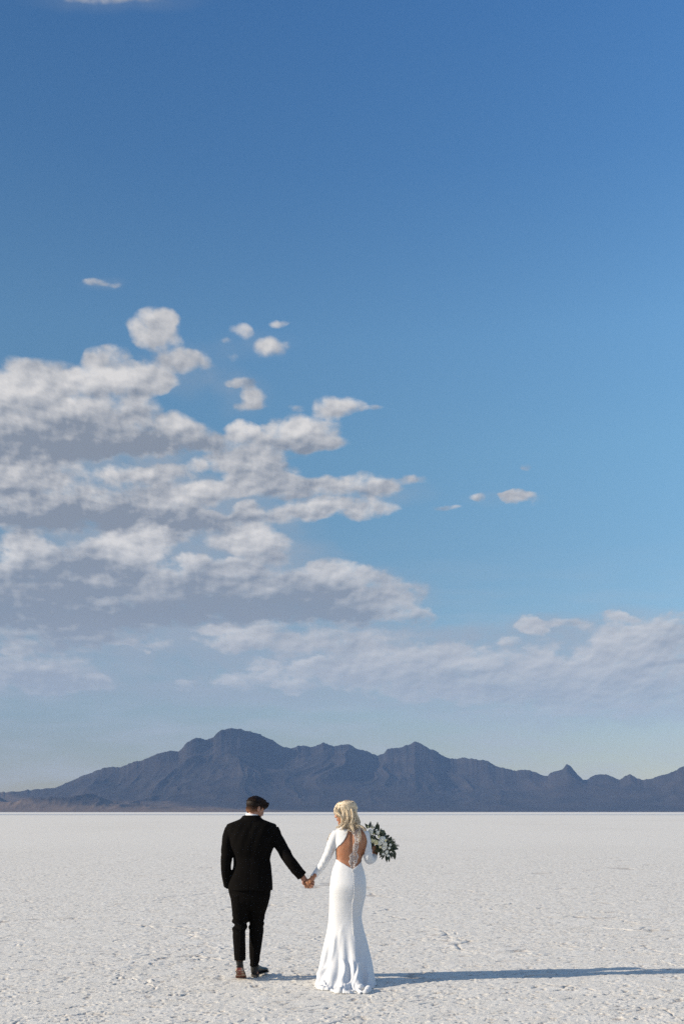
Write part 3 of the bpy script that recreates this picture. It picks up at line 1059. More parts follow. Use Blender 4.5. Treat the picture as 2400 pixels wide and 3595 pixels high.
def build_man():
    bm = bmesh.new()
    man_torso(bm, .018)
    man_arms(bm, .018)
    man_legs(bm, .018)
    y = YM
    # neck
    tube(bm, [(P(882, 2890, y), .062), (P(885, 2868, y + .005), .056), (P(891, 2845, y + .02), .054)], 18)
    hc = P(896, 2841, y + .035)
    HM = frame((.76, .62, -.36))
    head_shapes(bm, hc, HM, 1.0, True)
    # feet inside the shoes
    ya = G(3438)
    ft = [Matrix.Rotation(R(-29), 3, 'X') @ (Vector(q) - Vector((0, .20, 0))) + Vector((P(845, 3436, G(3436)).x, G(3436), .016)) for q in ((0, .055, .11), (0, .06, .06), (0, .12, .04), (0, .2, .034))]
    tube(bm, [(P(841, 3350, y - .095), .036), (ft[0], .030), (ft[1], .028), (ft[2], .022), (ft[3], .016)], 12)
    tube(bm, [(P(892, 3380, y + .07), .035), (P(893, 3405, y + .07), .030), (P(899, 3421, y + .14), .028)], 12)
    # hand in the pocket
    tube(bm, [(P(802, 3100, y + .01), .026), (P(816, 3120, y + .02), .030), (P(826, 3138, y + .02), .030)], 12)
    # hand that holds the other person's hand: palm behind, fingers wrapped round to the camera side
    h = HANDY
    tube(bm, [(P(1050, 3064, h + .02), .034), (P(1064, 3081, h + .012), .030), (P(1069, 3090, h + .016), .031)], 14)
    ell(bm, P(1073, 3097, h + .022), (.036, .017, .040), None, 14)
    for k, (py, sx) in enumerate([(3088, 0), (3096, 2), (3104.5, 1), (3112, -3)]):
        chain(bm, [P(1078, py + 1, h + .03), P(1092 + sx, py, h + .030), P(1101 + sx, py + 1, h + .012), P(1101 + sx, py + 2.5, h - .012), P(1092 + sx, py + 3.5, h - .026)], .0105, .0082)
    chain(bm, [P(1068, 3086, h + .005), P(1063.5, 3093, h - .010), P(1062, 3100, h - .018), P(1066, 3106, h - .022)], .0125, .009)
    me = fuse(bm, 0.0048, 2, 0.4)
    bm2 = bmesh.new()
    for sx in (-1, 1):
        ell(bm2, hc + HM @ Vector((sx * .031, .082, .010)), (.012, .010, .006), HM, 10)
    EYE, N, b = material('dark_lashed_eye', (0.02, 0.014, 0.01), 0.3)
    merge_in(me, bm2, 1)
    man = link('person', me, [SKIN_M, EYE])
    tag(man, 'person in black suit and polished shoes walking away, one hand in pocket', 'person')

    # jacket
    bm = bmesh.new()
    man_torso(bm)
    man_arms(bm)
    me = fuse(bm, 0.006, 3)
    y0 = P(880, 3000, y)

    def wf(X, Y, Z, n):
        d = 0.006 * (fbm(X * 9 + Z * 3, Y * 5, Z * 4.0, 3, 3) - 0.5)
        # drag folds fanning down from the shoulder blades
        d += 0.0018 * np.sin((X - 0.35 * Z) * 70 + 3 * fbm(X * 5, Z * 5, None, 2, 8)) * np.clip((Z - 1.15) * 4, 0, 1) * np.clip((1.62 - Z) * 6, 0, 1)
        d += 0.006 * (ridged(X * 8 + Y * 5, Z * 14, 2, 19) - 0.5) * np.clip((X - P(975, 2950, YM).x) * 12, 0, 1)
        d += 0.006 * (ridged(Y * 9, Z * 13, 2, 29) - 0.5) * np.clip((P(812, 2950, YM).x - X) * 12, 0, 1)
        zw = P(880, 3010, YM).z
        d += 0.002 * np.sin(Z * 60 + X * 10) * np.exp(-((Z - zw) / 0.06) ** 2)
        # centre back seam
        xc = P(884, 3000, YM).x
        d -= 0.0018 * np.exp(-((X - xc) / 0.005) ** 2) * (n[:, 1] < -0.3)
        return d
    wrinkle(me, wf)
    # clean hem and cuffs by cutting the closed bottom level
    hem = P(880, 3124, YM).z
    c, nn = co_of(me)
    xin = (c[:, 0] > P(803, 3100, YM).x - 0.02) & (c[:, 0] < P(960, 3100, YM).x)
    c[:, 2] = np.where(xin & (c[:, 2] < hem + 0.02) & (np.abs(c[:, 2] - hem) < 0.03), np.minimum(c[:, 2], hem + 0.004), c[:, 2])
    jk = link('jacket', me, SUIT, man)
    # collar of the jacket
    bm = bmesh.new()
    vloft(bm, [(860, 906, 2862, y, .056), (855, 911, 2864, y, .066), (849, 917, 2872, y, .079), (838, 929, 2883, y - .002, .093), (842, 925, 2886, y - .002, .085)], -.003, 2.3, 40)
    link('jacket_collar', fuse(bm, 0.005, 2), SUIT, jk)
    bm = bmesh.new()
    for k in range(4):
        q = P(1048 + k * 4.2, 3060 + k * 5, HANDY + .02)
        d = Vector((0, -.058, 0))
        ell(bm, q + d, (.0055, .003, .0055), None, 8)
    me = bpy.data.meshes.new('cuff_buttons')
    bm.to_mesh(me)
    bm.free()
    link('cuff_buttons', me, LEATHER, jk)
    # shirt collar
    bm = bmesh.new()
    rs = []
    c0 = P(885, 2862, y + .004)
    axis = Vector((.16, 0, 1)).normalized()
    for (dz, r) in ((-.03, .070), (-.006, .068), (.013, .066), (.015, .060), (-.03, .055)):
        rs.append(ring(c0 + axis * dz, Vector((r, 0, -.16 * r)), Vector((0, r * .98, 0)), 32))
    loft(bm, rs)
    me = bpy.data.meshes.new('shirt_collar')
    bmesh.ops.recalc_face_normals(bm, faces=bm.faces)
    bm.to_mesh(me)
    bm.free()
    link('shirt_collar', me, SHIRT, man)
    # trousers
    bm = bmesh.new()
    man_legs(bm)
    me = fuse(bm, 0.006, 2)
    zk = P(840, 3245, YM).z

    def wl(X, Y, Z, n):
        d = 0.008 * (fbm(X * 12, Y * 8, Z * 4, 3, 13) - 0.5)
        d += 0.010 * np.sin(Z * 85 + X * 30 + 3 * fbm(X * 8, Z * 8, None, 2, 3)) * np.exp(-((Z - zk) / 0.07) ** 2) * np.where(X < P(872, 3245, YM).x, 1.0, 0.45)
        d += 0.004 * np.sin(Z * 60 + X * 25) * np.exp(-((Z - P(840, 3380, YM).z) / 0.05) ** 2)
        for (xc) in (P(845, 3320, YM - .07).x, P(893, 3330, YM + .09).x):
            d += 0.004 * np.exp(-((X - xc) / 0.006) ** 2) * (n[:, 1] < -0.3) * np.clip((0.55 - Z) * 6, 0, 1)
        return d
    wrinkle(me, wl)
    link('trousers', me, SUIT, man)
    # socks
    bm = bmesh.new()
    tube(bm, [(P(841, 3350, y - .09), .042), (P(841, 3376, y - .098), .037), (P(842, 3388, y - .085), .033)], 14)
    me = fuse(bm, 0.006, 2)
    link('sock', me, SOCK, man)
    bm = bmesh.new()
    tube(bm, [(P(893, 3375, y + .07), .040), (P(892, 3405, y + .07), .036), (P(893, 3412, y + .08), .036)], 14)
    me = fuse(bm, 0.006, 2)
    link('sock', me, SOCK, man)
    b3 = P(845, 3436, G(3436))
    b3.z = 0.016
    shoe(man, b3, R(1), R(29), True, SOLE)
    hl = P(891, 3433, G(3433))
    hl.z = 0.020
    shoe(man, hl, R(22), R(0), False, SOLEB)

    # hair: cropped back and sides, longer swept top
    bm = bmesh.new()

    def E(p, r):
        ell(bm, hc + HM @ Vector(p), r, HM, 20)
    E((0, -.014, .030), (.0785, .099, .091))
    E((0, -.045, -.012), (.068, .062, .060))
    me = fuse(bm, 0.005, 1)
    # keep off the face
    bm = bmesh.new()
    bm.from_mesh(me)
    MI = HM.transposed()
    kill = []
    for f_ in bm.faces:
        q = MI @ (f_.calc_center_median() - hc)
        if (q.y > .048 and q.z < .072) or (q.z < -.058) or (q.z < -.01 and q.y > .0):
            kill.append(f_)
    bmesh.ops.delete(bm, geom=kill, context='FACES')
    bm.to_mesh(me)
    bm.free()
    hb = link('hair', me, FADE, man)
    # thick volume of the longer hair on top
    bm = bmesh.new()
    E((0, -.012, .056), (.078, .098, .084))
    E((0, -.034, .040), (.0795, .088, .080))
    E((.004, .045, .066), (.064, .072, .056))
    E((.006, .078, .074), (.054, .052, .044))
    E((.010, .090, .082), (.042, .030, .034))
    E((0, .050, .045), (.0715, .058, .050))
    me = fuse(bm, 0.005, 1)
    bm = bmesh.new()
    bm.from_mesh(me)
    kill = []
    for f_ in bm.faces:
        q = MI @ (f_.calc_center_median() - hc)
        if q.z < .046 - .45 * max(0, -q.y + .01) - .35 * max(0, q.y - .02):
            kill.append(f_)
    bmesh.ops.delete(bm, geom=kill, context='FACES')
    bm.to_mesh(me)
    bm.free()
    at = me.attributes.new('tone', 'FLOAT', 'POINT')
    at.data.foreach_set('value', [0.2] * len(me.vertices))
    link('hair_top', me, BROWN, hb)
    rnd = random.Random(4)
    strands = []
    for i in range(900):
        a = rnd.uniform(0, 2 * math.pi)
        rr = math.sqrt(rnd.random())
        x0, y0_ = .074 * rr * math.cos(a), -.010 + .092 * rr * math.sin(a)
        L = rnd.uniform(.035, .065)
        L = min(L, .118 - y0_)
        dirx = rnd.gauss(.18, .22)
        lift = rnd.uniform(0.0, .009) + max(0, y0_) * .10
        st = []
        for k in range(7):
            t = k / 6
            x = x0 + dirx * L * t
            yy = y0_ + L * t
            e = 1 - (x / .080) ** 2 - ((yy - .012) / .128) ** 2
            z = .050 + .080 * math.sqrt(max(e, 0.02)) + lift * math.sin(t * 2.6)
            st.append((x, yy, z))
        if (x0 / .08) ** 2 + ((y0_ + .012) / .10) ** 2 > .95:
            continue
        pts = []
        for k, q in enumerate(st):
            w_ = hc + HM @ Vector(q)
            pts.append((w_.x, w_.y, w_.z, .0030 * (1 - .75 * k / 6)))
        strands.append(pts)
    # short hair lying down over the crown and the back of the head
    for i in range(900):
        a = rnd.uniform(math.pi * .95, math.pi * 2.05)
        p0 = rnd.uniform(.08, 1.25)
        dp, da = rnd.uniform(.16, .30), rnd.uniform(-.05, .22)
        st = []
        for k in range(5):
            t = k / 4
            pp, aa = p0 + dp * t, a + da * t
            kk = 1.015 + .03 * math.sin(t * 2.2)
            q = Vector((.0795 * kk * math.sin(pp) * math.cos(aa), -.034 + .088 * kk * math.sin(pp) * math.sin(aa), .040 + .0815 * kk * math.cos(pp)))
            w_ = hc + HM @ q
            st.append((w_.x, w_.y, w_.z, .0022 * (1 - .7 * t)))
        strands.append(st)
    for i in range(110):
        x = rnd.uniform(-.045, .055)
        L = rnd.uniform(.008, .026)
        st = []
        for k in range(6):
            t = k / 5
            q = Vector((x + .015 * t, .096 + L * t * .8, .068 + .045 * ((i * 7) % 11) / 11 + .012 * math.sin(t * 2.6) - .018 * t + rnd.uniform(-.001, .001)))
            w_ = hc + HM @ q
            st.append((w_.x, w_.y, w_.z, .0036 * (1 - .8 * t)))
        strands.append(st)
    me = tubes_mesh('swept_top', strands, 4)
    set_tone(me, strands, 4, 3)
    link('swept_top', me, BROWN, hb)
    return man


man = build_man()

# ------------------------------------------------------------------ person in the white dress
YB = G(3462) + 0.34


def bride_torso(bm, off=0.0, skirt=True):
    y = YB
    rows = [(1200, 1250, 2900, y + .02, .055), (1188, 1272, 2908, y + .01, .068), (1176, 1286, 2915, y + .0, .080), (1172, 1294, 2923, y, .088),
            (1171, 1296, 2936, y, .098), (1174, 1292, 2955, y, .108), (1177, 1288, 2972, y + .005, .112), (1177, 1279, 2995, y + .015, .105),
            (1178, 1270, 3016, y + .015, .092), (1174, 1269, 3032, y + .01, .094), (1167, 1276, 3053, y, .108), (1161, 1283, 3082, y - .01, .130), (1157, 1285, 3112, y - .02, .142),
            (1156, 1283, 3145, y - .012, .132), (1164, 1264, 3175, y, .09)]
    if not skirt:
        rows = rows[:-1] + [(1160, 1270, 3180, y, .10), (1164, 1264, 3240, y, .085), (1168, 1262, 3330, y, .07), (1174, 1258, 3420, y, .06), (1174, 1258, 3447, y + .02, .055)]
        vloft(bm, rows, off, 2.2, 40)
        return
    lower = [(1155.5, 1277, 3168, y - .004, .124), (1154, 1269, 3215, y, .118), (1149, 1275, 3256, y - .01, .128), (1138, 1287, 3305, y - .04, .155),
             (1128, 1298, 3353, y - .09, .19), (1119, 1306, 3400, y - .16, .24), (1113, 1311, 3435, y - .23, .29), (1109, 1313, 3456, y - .28, .325), (1106, 1315, 3465, y - .30, .345)]
    for px in (1194, 1248):
        ell(bm, P(px, 3108, y - .074), (.074, .066, .105))

    def fold(th, k):
        A = float(np.interp(k - len(rows) + 1, range(9), [0, 0, .010, .020, .030, .042, .052, .062, .075]))
        return 1 + A * (0.5 * math.cos(5 * th + .8) + 0.45 * math.cos(9 * th + 2.1 + .12 * k) + 0.3 * math.cos(14 * th + .5 - .15 * k) * max(0, k - 15) / 7)
    vloft(bm, rows[:-1] + lower, off, 2.15, 160, fold)
    rs = smooth_path([(1185, 2925, .0), (1180, 2940, 0)], 2)


def bride_arms(bm, off=0.0):
    y = YB
    a = [(1184, 2924, y, .050), (1173, 2942, y, .054), (1163, 2968, y + .01, .051), (1150, 3002, y + .02, .048), (1132, 3036, y + .03, .043), (1113, 3062, y + .05, .037), (1098, 3081, HANDY - .005, .0315)]
    tube(bm, [(P(q[0], q[1], q[2]), q[3]) for q in smooth_path(a, 20)], 20, off, caps=False)
    a = [(1281, 2928, y, .047), (1286, 2955, y - .005, .047), (1288.5, 2985, y - .02, .048), (1291.5, 3006, y - .025, .049), (1296, 3018, y + .01, .048),
         (1304, 3018, y + .06, .043), (1310, 3013, y + .11, .038), (1314, 3006, y + .145, .034)]
    tube(bm, [(P(q[0], q[1], q[2]), q[3]) for q in smooth_path(a, 24)], 20, off, caps=False)


DRAPES = [([(1174, 3285), (1170, 3335), (1160, 3370), (1140, 3398), (1120, 3420)], .013, 6.5), ([(1152, 3330), (1146, 3370), (1134, 3392)], -.010, 8),
          ([(1192, 3360), (1211, 3390), (1209, 3420), (1192, 3450), (1165, 3470)], .010, 7.0), ([(1186, 3400), (1184, 3430), (1168, 3452)], -.009, 13),
          ([(1234, 3370), (1240, 3410), (1236, 3440), (1220, 3462), (1192, 3477)], .010, 6), ([(1262, 3365), (1257, 3405), (1250, 3435), (1236, 3466)], .011, 5),
          ([(1248, 3380), (1247, 3410), (1240, 3440)], -.010, 4.5), ([(1292, 3420), (1288, 3450), (1300, 3474)], .012, 5), ([(1130, 3435), (1143, 3462), (1164, 3478)], .011, 4.5),
          ([(1222, 3400), (1226, 3430), (1214, 3452)], -.009, 6), ([(1200, 3250), (1192, 3300), (1194, 3350)], .004, 7), ([(1275, 3340), (1278, 3400), (1276, 3450)], -.007, 7)]


def poly_in(px, pz, poly):
    ins = np.zeros(len(px), bool)
    j = len(poly) - 1
    for i in range(len(poly)):
        xi, zi = poly[i]
        xj, zj = poly[j]
        c = ((zi > pz) != (zj > pz)) & (px < (xj - xi) * (pz - zi) / (zj - zi + 1e-12) + xi)
        ins ^= c
        j = i
    return ins


def build_bride():
    y = YB
    bm = bmesh.new()
    bride_torso(bm, .007, skirt=False)
    bride_arms(bm, .007)
    # back with shoulder blades and spine
    for px, py in ((1213, 2956), (1258, 2954)):
        ell(bm, P(px, py, y - .068), (.036, .030, .05), None, 14)
    tube(bm, [(P(1233, 2925, y + .02), .046), (P(1231, 2905, y + .02), .042), (P(1224, 2885, y + .02), .042), (P(1217, 2868, y + .02), .043)], 18)
    hc = P(1208, 2853, y + .02)
    HM = frame((-.93, .24, -.20), 0.0)
    head_shapes(bm, hc, HM, .96, False)
    # feet under the hem
    for px in (1195, 1240):
        tube(bm, [(P(px, 3430, y + .02), .04), (Vector((P(px, 3430, y).x, y + .1, .03)), .03), (Vector((P(px, 3430, y).x, y + .18, .025)), .025)], 12)
    h = HANDY
    # left hand, palm to palm, fingers hooked between the other fingers
    tube(bm, [(P(1105, 3073, h), .026), (P(1094, 3085, h - .006), .0235), (P(1088, 3093, h - .010), .027)], 14)
    ell(bm, P(1083.5, 3099, h - .014), (.029, .013, .041), Matrix.Rotation(R(-18), 3, 'Y'), 16)
    for (x0, y0_, x1, y1, x2, y2) in ((1073, 3093, 1068, 3104, 1070, 3112), (1076, 3103, 1070, 3110, 1073, 3117), (1080, 3108, 1077, 3115, 1080, 3118), (1085, 3110, 1085, 3117, 1088, 3118)):
        chain(bm, [P(x0 + 4, y0_, h - .010), P(x1, y1, h - .008), P(x2, y2, h + .008), P(x2 + 5, y2 - 3, h + .016)], .0092, .0070)
    chain(bm, [P(1092, 3086, h - .015), P(1092, 3093, h - .026), P(1089, 3099, h - .030)], .0105, .008)
    # right hand round the flower stems
    q = (1316, 2998, y + .21)
    tube(bm, [(P(1313, 3009, y + .12), .0255), (P(1315, 3001, y + .155), .025), (P(1316, 2994, y + .17), .031)], 14)
    for k in range(4):
        chain(bm, [P(1311 + k * 1, 2996 - k * 4.5, y + .16), P(1307, 2991 - k * 5, y + .14), P(1310, 2987 - k * 5, y + .115), P(1318, 2987 - k * 5, y + .11)], .0095, .0075)
    chain(bm, [P(1321, 2996, y + .17), P(1326, 2989, y + .155), P(1325, 2982, y + .14)], .0115, .009)
    me = fuse(bm, 0.0045, 2, 0.4)
    c, n = co_of(me)
    sx = P(1235, 2980, y).x
    d = -0.009 * np.exp(-((c[:, 0] - sx) / .014) ** 2) * (n[:, 1] < -.3) * (c[:, 2] > .9) * (c[:, 2] < 1.5)
    c = c + n * d[:, None]
    set_co(me, c)
    LIP, N, b = material('rose_lip', (0.42, 0.09, 0.07), 0.4)
    EYE2, N, b = material('closed_lash', (0.05, 0.03, 0.02), 0.5)
    bm2 = bmesh.new()
    ell(bm2, hc + HM @ (Vector((0, .0925, -.057)) * .96), (.021, .011, .0050), HM, 12)
    ell(bm2, hc + HM @ (Vector((0, .0905, -.066)) * .96), (.018, .011, .0055), HM, 12)
    merge_in(me, bm2, 1)
    bm2 = bmesh.new()
    for s_ in (-1, 1):
        ell(bm2, hc + HM @ (Vector((s_ * .031, .082, .008)) * .96), (.013, .010, .0035), HM, 10)
        ell(bm2, hc + HM @ (Vector((s_ * .031, .088, .028)) * .96), (.015, .006, .0025), HM, 10)
    merge_in(me, bm2, 2)
    pr = link('person', me, [SKIN_F, LIP, EYE2])
    tag(pr, 'person with blonde hair in long white open-back dress, head turned left', 'person')

    # dress
    bm = bmesh.new()
    bride_torso(bm)
    bride_arms(bm)
    # hem puddled on the salt
    yh = YB - .30
    for pts, r in (([(1165, 3481), (1185, 3485), (1205, 3484), (1222, 3487)], .014), ([(1200, 3484), (1222, 3488), (1240, 3487), (1262, 3489)], .016),
                   ([(1238, 3484), (1252, 3480), (1268, 3487), (1285, 3486)], .018), ([(1262, 3474), (1280, 3471), (1292, 3476), (1288, 3484)], .020), ([(1120, 3470), (1140, 3475), (1160, 3476)], .010)):
        pp = []
        for px, py in smooth_path(pts, 10):
            g = G(py + 2)
            v = P(px, py + 2, g)
            v.z = r * .7
            pp.append((v, r))
        tube(bm, pp, 12)
    me = fuse(bm, 0.0058, 2)

    zt = P(1230, 3240, YB).z
    cxm = P(1212, 3300, YB).x

    def wd(X, Y, Z, n):
        low = np.clip((zt - Z) / zt, 0, 1)
        cy = YB - .31 * low ** 1.6
        th = np.arctan2(Y - cy, X - cxm)
        d = 0.016 * low ** 1.6 * np.sin(th * 11 + 3.0 * fbm(th * 2, Z * 2.2, None, 3, 3))
        # curved drapes pulled sideways by the trailing hem
        cpp, spp = math.cos(PITCH), math.sin(PITCH)
        dep = Y * cpp + (Z - CAM_H) * spp
        qx = 1200 + F * X / dep
        qy = 1797.5 - F * (-Y * spp + (Z - CAM_H) * cpp) / dep
        for line, a_, w_ in DRAPES:
            pts = np.array(smooth_path(line, 14))
            dist = np.full(len(X), 1e9)
            for p0, p1 in zip(pts[:-1], pts[1:]):
                vx, vy = p1 - p0
                tt = np.clip(((qx - p0[0]) * vx + (qy - p0[1]) * vy) / (vx * vx + vy * vy), 0, 1)
                dist = np.minimum(dist, np.hypot(qx - p0[0] - vx * tt, qy - p0[1] - vy * tt))
            endf = np.clip((qy - line[0][1]) / 25 + .3, 0, 1)
            d += a_ * np.exp(-(dist / w_) ** 2) * endf * (n[:, 1] < .1)
        sw = fbm(X * 5 + Z * 4, Z * 3.2 - X * 2, Y * 2, 3, 7)
        d += 0.030 * low ** 1.5 * (sw - .5)
        # the centre seam stands up as a soft ridge
        xs = np.interp(Z, [0.0, .25, .6, .9, 1.2], [P(1258, 3450, YB).x, P(1249, 3400, YB).x, P(1239, 3260, YB).x, P(1238, 3160, YB).x, P(1240, 3060, YB).x])
        d += 0.010 * np.exp(-np.abs(X - xs) / .035) * (n[:, 1] < 0) * np.clip((1.0 - Z) * 3, 0, 1) * np.clip(Z * 4, 0, 1)
        d += 0.005 * np.sin(th * 44 + 6 * fbm(th * 6, Z * 0, None, 2, 4)) * np.clip(1 - Z / .06, 0, 1)
        xl = P(1168, 2950, YB).x
        d += 0.0014 * np.sin((X * .8 + Z * .6) * 110 + 6 * fbm(X * 9, Z * 9, None, 2, 2)) * np.clip((xl - X) * 25, 0, 1) * (Z > .8)
        xr = P(1288, 2950, YB).x
        d += 0.0012 * np.sin((Z - .5 * X) * 110) * np.clip((X - xr) * 25, 0, 1) * (Z > .95)
        d += 0.0025 * (fbm(X * 14, Y * 10, Z * 8, 3, 12) - .5)
        return d
    wrinkle(me, wd)
    c, n = co_of(me)
    c[:, 2] = np.maximum(c[:, 2], 0.004)
    set_co(me, c)
    # open back
    poly_px = [(1226, 2900), (1223, 2912), (1219, 2925), (1215, 2935), (1209, 2947), (1202.7, 2957), (1195, 2965), (1185.7, 2971.5), (1177, 2985), (1172, 2998), (1176, 3012), (1181, 3018.7),
               (1206, 3033), (1233, 3049), (1242, 3049), (1256, 3038), (1266, 3028), (1274, 3015), (1277, 3003), (1286, 2970), (1288.5, 2957), (1287.5, 2945), (1284, 2934), (1280, 2925.5), (1274, 2916), (1266, 2908), (1262, 2898)]
    poly = []
    for a, b_ in poly_px:
        q = P(a, b_, YB - .09)
        poly.append((q.x, q.z))
    bm = bmesh.new()
    bm.from_mesh(me)
    fs = list(bm.faces)
    cen = np.array([f_.calc_center_median() for f_ in fs])
    nor = np.array([f_.normal for f_ in fs])
    ins = poly_in(cen[:, 0], cen[:, 2], poly) & (cen[:, 1] < YB + .035)
    # keep the two sleeves where they hang beside the opening
    bmesh.ops.delete(bm, geom=[f_ for f_, k in zip(fs, ins) if k], context='FACES')
    # relax the raw edge
    for _ in range(4):
        mv = {}
        for v in bm.verts:
            be = [e for e in v.link_edges if e.is_boundary]
            if len(be) == 2:
                mv[v] = (be[0].other_vert(v).co + be[1].other_vert(v).co) * .25 + v.co * .5
        for v, q in mv.items():
            v.co = q
    bm.to_mesh(me)
    bm.free()
    dr = link('dress', me, DRESS, pr)
    md = dr.modifiers.new('thickness', 'SOLIDIFY')
    md.thickness = 0.0035
    md.offset = -1

    # surfaces to lay trim on
    def bvh(o):
        bm_ = bmesh.new()
        bm_.from_mesh(o.data)
        t = BVHTree.FromBMesh(bm_)
        bm_.free()
        return t
    tb, td = bvh(pr), bvh(dr)
    camp = Vector((0, 0, CAM_H))

    def surf(px, py):
        d_ = Vector(ray(px, py)).normalized()
        best = None
        for t in (tb, td):
            hit = t.ray_cast(camp, d_)
            if hit[0] is not None and (best is None or hit[3] < best[3]):
                best = hit
        return best
    # beaded lace column down the open back
    zx = lambda a: 1050 + a / 4.126
    zy = lambda a: 2780 + a / 4.126
    LACE = [(530, 715, 870), (560, 730, 875), (590, 770, 868), (620, 792, 862), (650, 802, 860), (700, 810, 856), (740, 806, 852), (770, 792, 850), (800, 785, 848), (830, 788, 840), (860, 782, 826), (885, 770, 828),
            (905, 748, 838), (940, 735, 846), (965, 745, 836), (990, 738, 826), (1020, 724, 826), (1050, 738, 806), (1075, 748, 798), (1105, 750, 796), (1130, 760, 784), (1155, 768, 779)]
    rnd = random.Random(8)
    bm = bmesh.new()
    yy = 530.0
    row = 0
    while yy < 1156:
        l = np.interp(yy, [q[0] for q in LACE], [q[1] for q in LACE])
        r_ = np.interp(yy, [q[0] for q in LACE], [q[2] for q in LACE])
        if yy < 590:      # the yoke runs round the neck and leaves a gap under it
            l = max(l, 715)
        mid = (l + r_) / 2
        l, r_ = mid - (mid - l) * 1.2, mid + (r_ - mid) * 1.2
        nx = max(4, int((r_ - l) / 9.5))
        for i in range(nx):
            t = (i + .5 * (row % 2)) / max(1, nx - .5)
            edge = min(t, 1 - t) < .16
            if not edge and rnd.random() < .22:
                continue
            x = l + (r_ - l) * t + rnd.uniform(-2, 2)
            h_ = surf(zx(x), zy(yy + rnd.uniform(-3, 3)))
            if h_:
                rr = rnd.uniform(.0023, .0034) * (1.15 if edge else 1)
                ell(bm, h_[0] + h_[1] * .003, (rr, rr * .6, rr), None, 6)
        yy += 8.0
        row += 1
    me = bpy.data.meshes.new('beaded_lace')
    bm.to_mesh(me)
    bm.free()
    link('beaded_lace', me, BEAD, dr)
    # covered buttons down the centre seam
    bm = bmesh.new()
    seam = smooth_path([(1238.5, 3052), (1241, 3085), (1243, 3120), (1241, 3150), (1237, 3170), (1235, 3200), (1235.5, 3230), (1238, 3262), (1240, 3282)], 46)
    for px, py in seam:
        h_ = surf(px, py)
        if h_:
            ell(bm, h_[0] + h_[1] * .002, (.0042, .003, .0042), None, 8)
    me = bpy.data.meshes.new('button_row')
    bm.to_mesh(me)
    bm.free()
    link('button_row', me, BEAD, dr)

    # ---------------- hair
    bm = bmesh.new()
    yh = y + .02
    HR = [(1209, 1230, 2808.5, yh, .030), (1192, 1242, 2815, yh, .062), (1183, 1248, 2822, yh, .078), (1177, 1251, 2832, yh, .088), (1180, 1251, 2845, yh, .090),
          (1191, 1251, 2858, yh - .005, .088), (1197, 1258, 2872, yh - .01, .086), (1199, 1261, 2885, yh - .015, .083), (1200, 1260, 2898, yh - .02, .080), (1206, 1256, 2908, yh - .03, .070), (1216, 1250, 2914, yh - .04, .05)]
    vloft(bm, HR, .004, 2.1, 32)
    me = fuse(bm, 0.006, 2)
    at = me.attributes.new('tone', 'FLOAT', 'POINT')
    at.data.foreach_set('value', [0.0] * len(me.vertices))
    hair = link('hair', me, BLONDE, pr)
    pys = [q[2] for q in HR]

    def hs(py, th, lift=0.0):
        l = np.interp(py, pys, [q[0] for q in HR])
        r_ = np.interp(py, pys, [q[1] for q in HR])
        ry = np.interp(py, pys, [q[4] for q in HR])
        yc = np.interp(py, pys, [q[3] for q in HR])
        a, b_ = P(l, py, yc), P(r_, py, yc)
        cx, rx = (a.x + b_.x) / 2, (b_.x - a.x) / 2
        return Vector((cx + (rx + lift) * math.cos(th), yc + (ry + lift) * math.sin(th), a.z))
    rnd = random.Random(12)
    strands = []
    for i in range(760):
        th0 = rnd.uniform(-math.pi * 1.08, math.pi * .80)     # gap towards the face at +-pi on the far side
        ps = rnd.choice([2812, 2813, 2815, 2818, 2826, 2838])
        pe = rnd.uniform(2885, 2916)
        ph = rnd.uniform(0, 6.28)
        amp = rnd.uniform(.03, .12)
        lf = rnd.uniform(.0, .006)
        st = []
        K = 16
        for k in range(K + 1):
            t = k / K
            py = ps + (pe - ps) * t
            th = th0 + .35 * t * (1 if th0 > -math.pi / 2 else .7) + amp * math.sin(ph * .3 + t * 9 + th0 * 2.0) * (t ** 1.0)
            v = hs(py, th, lf + .004 * math.sin(t * 9 + ph) * t)
            st.append((v.x, v.y, v.z, .0027 * (1 - .5 * t) * (0.6 + 0.4 * min(1, t * 6))))
        strands.append(st)
    # section swept back over the top to the twist
    for i in range(90):
        f = rnd.random()
        pts = smooth_path([(1186 + 22 * f, 2822 - 8 * f), (1208 + 10 * f, 2826 - 11 * f), (1228 + 6 * f, 2830 - 10 * f), (1243 + 2 * f, 2834 - 6 * f), (1253, 2838 - 2 * f)], 12)
        st = []
        for k, (px, py) in enumerate(pts):
            l = np.interp(py, pys, [q[0] for q in HR])
            r_ = np.interp(py, pys, [q[1] for q in HR])
            cxp = min(max((px - (l + r_) / 2) / ((r_ - l) / 2), -.999), .999)
            th = -math.acos(cxp)
            v = hs(py, th, .007 + rnd.uniform(0, .003))
            st.append((v.x, v.y, v.z, .0036))
        strands.append(st)

    def lock(ctrl, n, spread, r0, wave=.0, seed=0, tip=.35):
        rn = random.Random(seed)
        for i in range(n):
            o1 = Vector((rn.gauss(0, spread), rn.gauss(0, spread), rn.gauss(0, spread * .6)))
            ph = rn.uniform(0, 6)
            e_ = rn.uniform(.75, 1.0)
            pts = smooth_path(ctrl, 18)
            pts = pts[:max(6, int(18 * e_))]
            st = []
            for k, q in enumerate(pts):
                t = k / (len(pts) - 1)
                v = P(q[0], q[1], q[2]) + o1 * (0.5 + .9 * t)
                v += Vector((wave * math.sin(t * 10 + ph * .35), 0, wave * .4 * math.cos(t * 8 + ph)))
                st.append((v.x, v.y, v.z, r0 * (1 - (1 - tip) * t)))
            strands.append(st)
    yb = y - .10
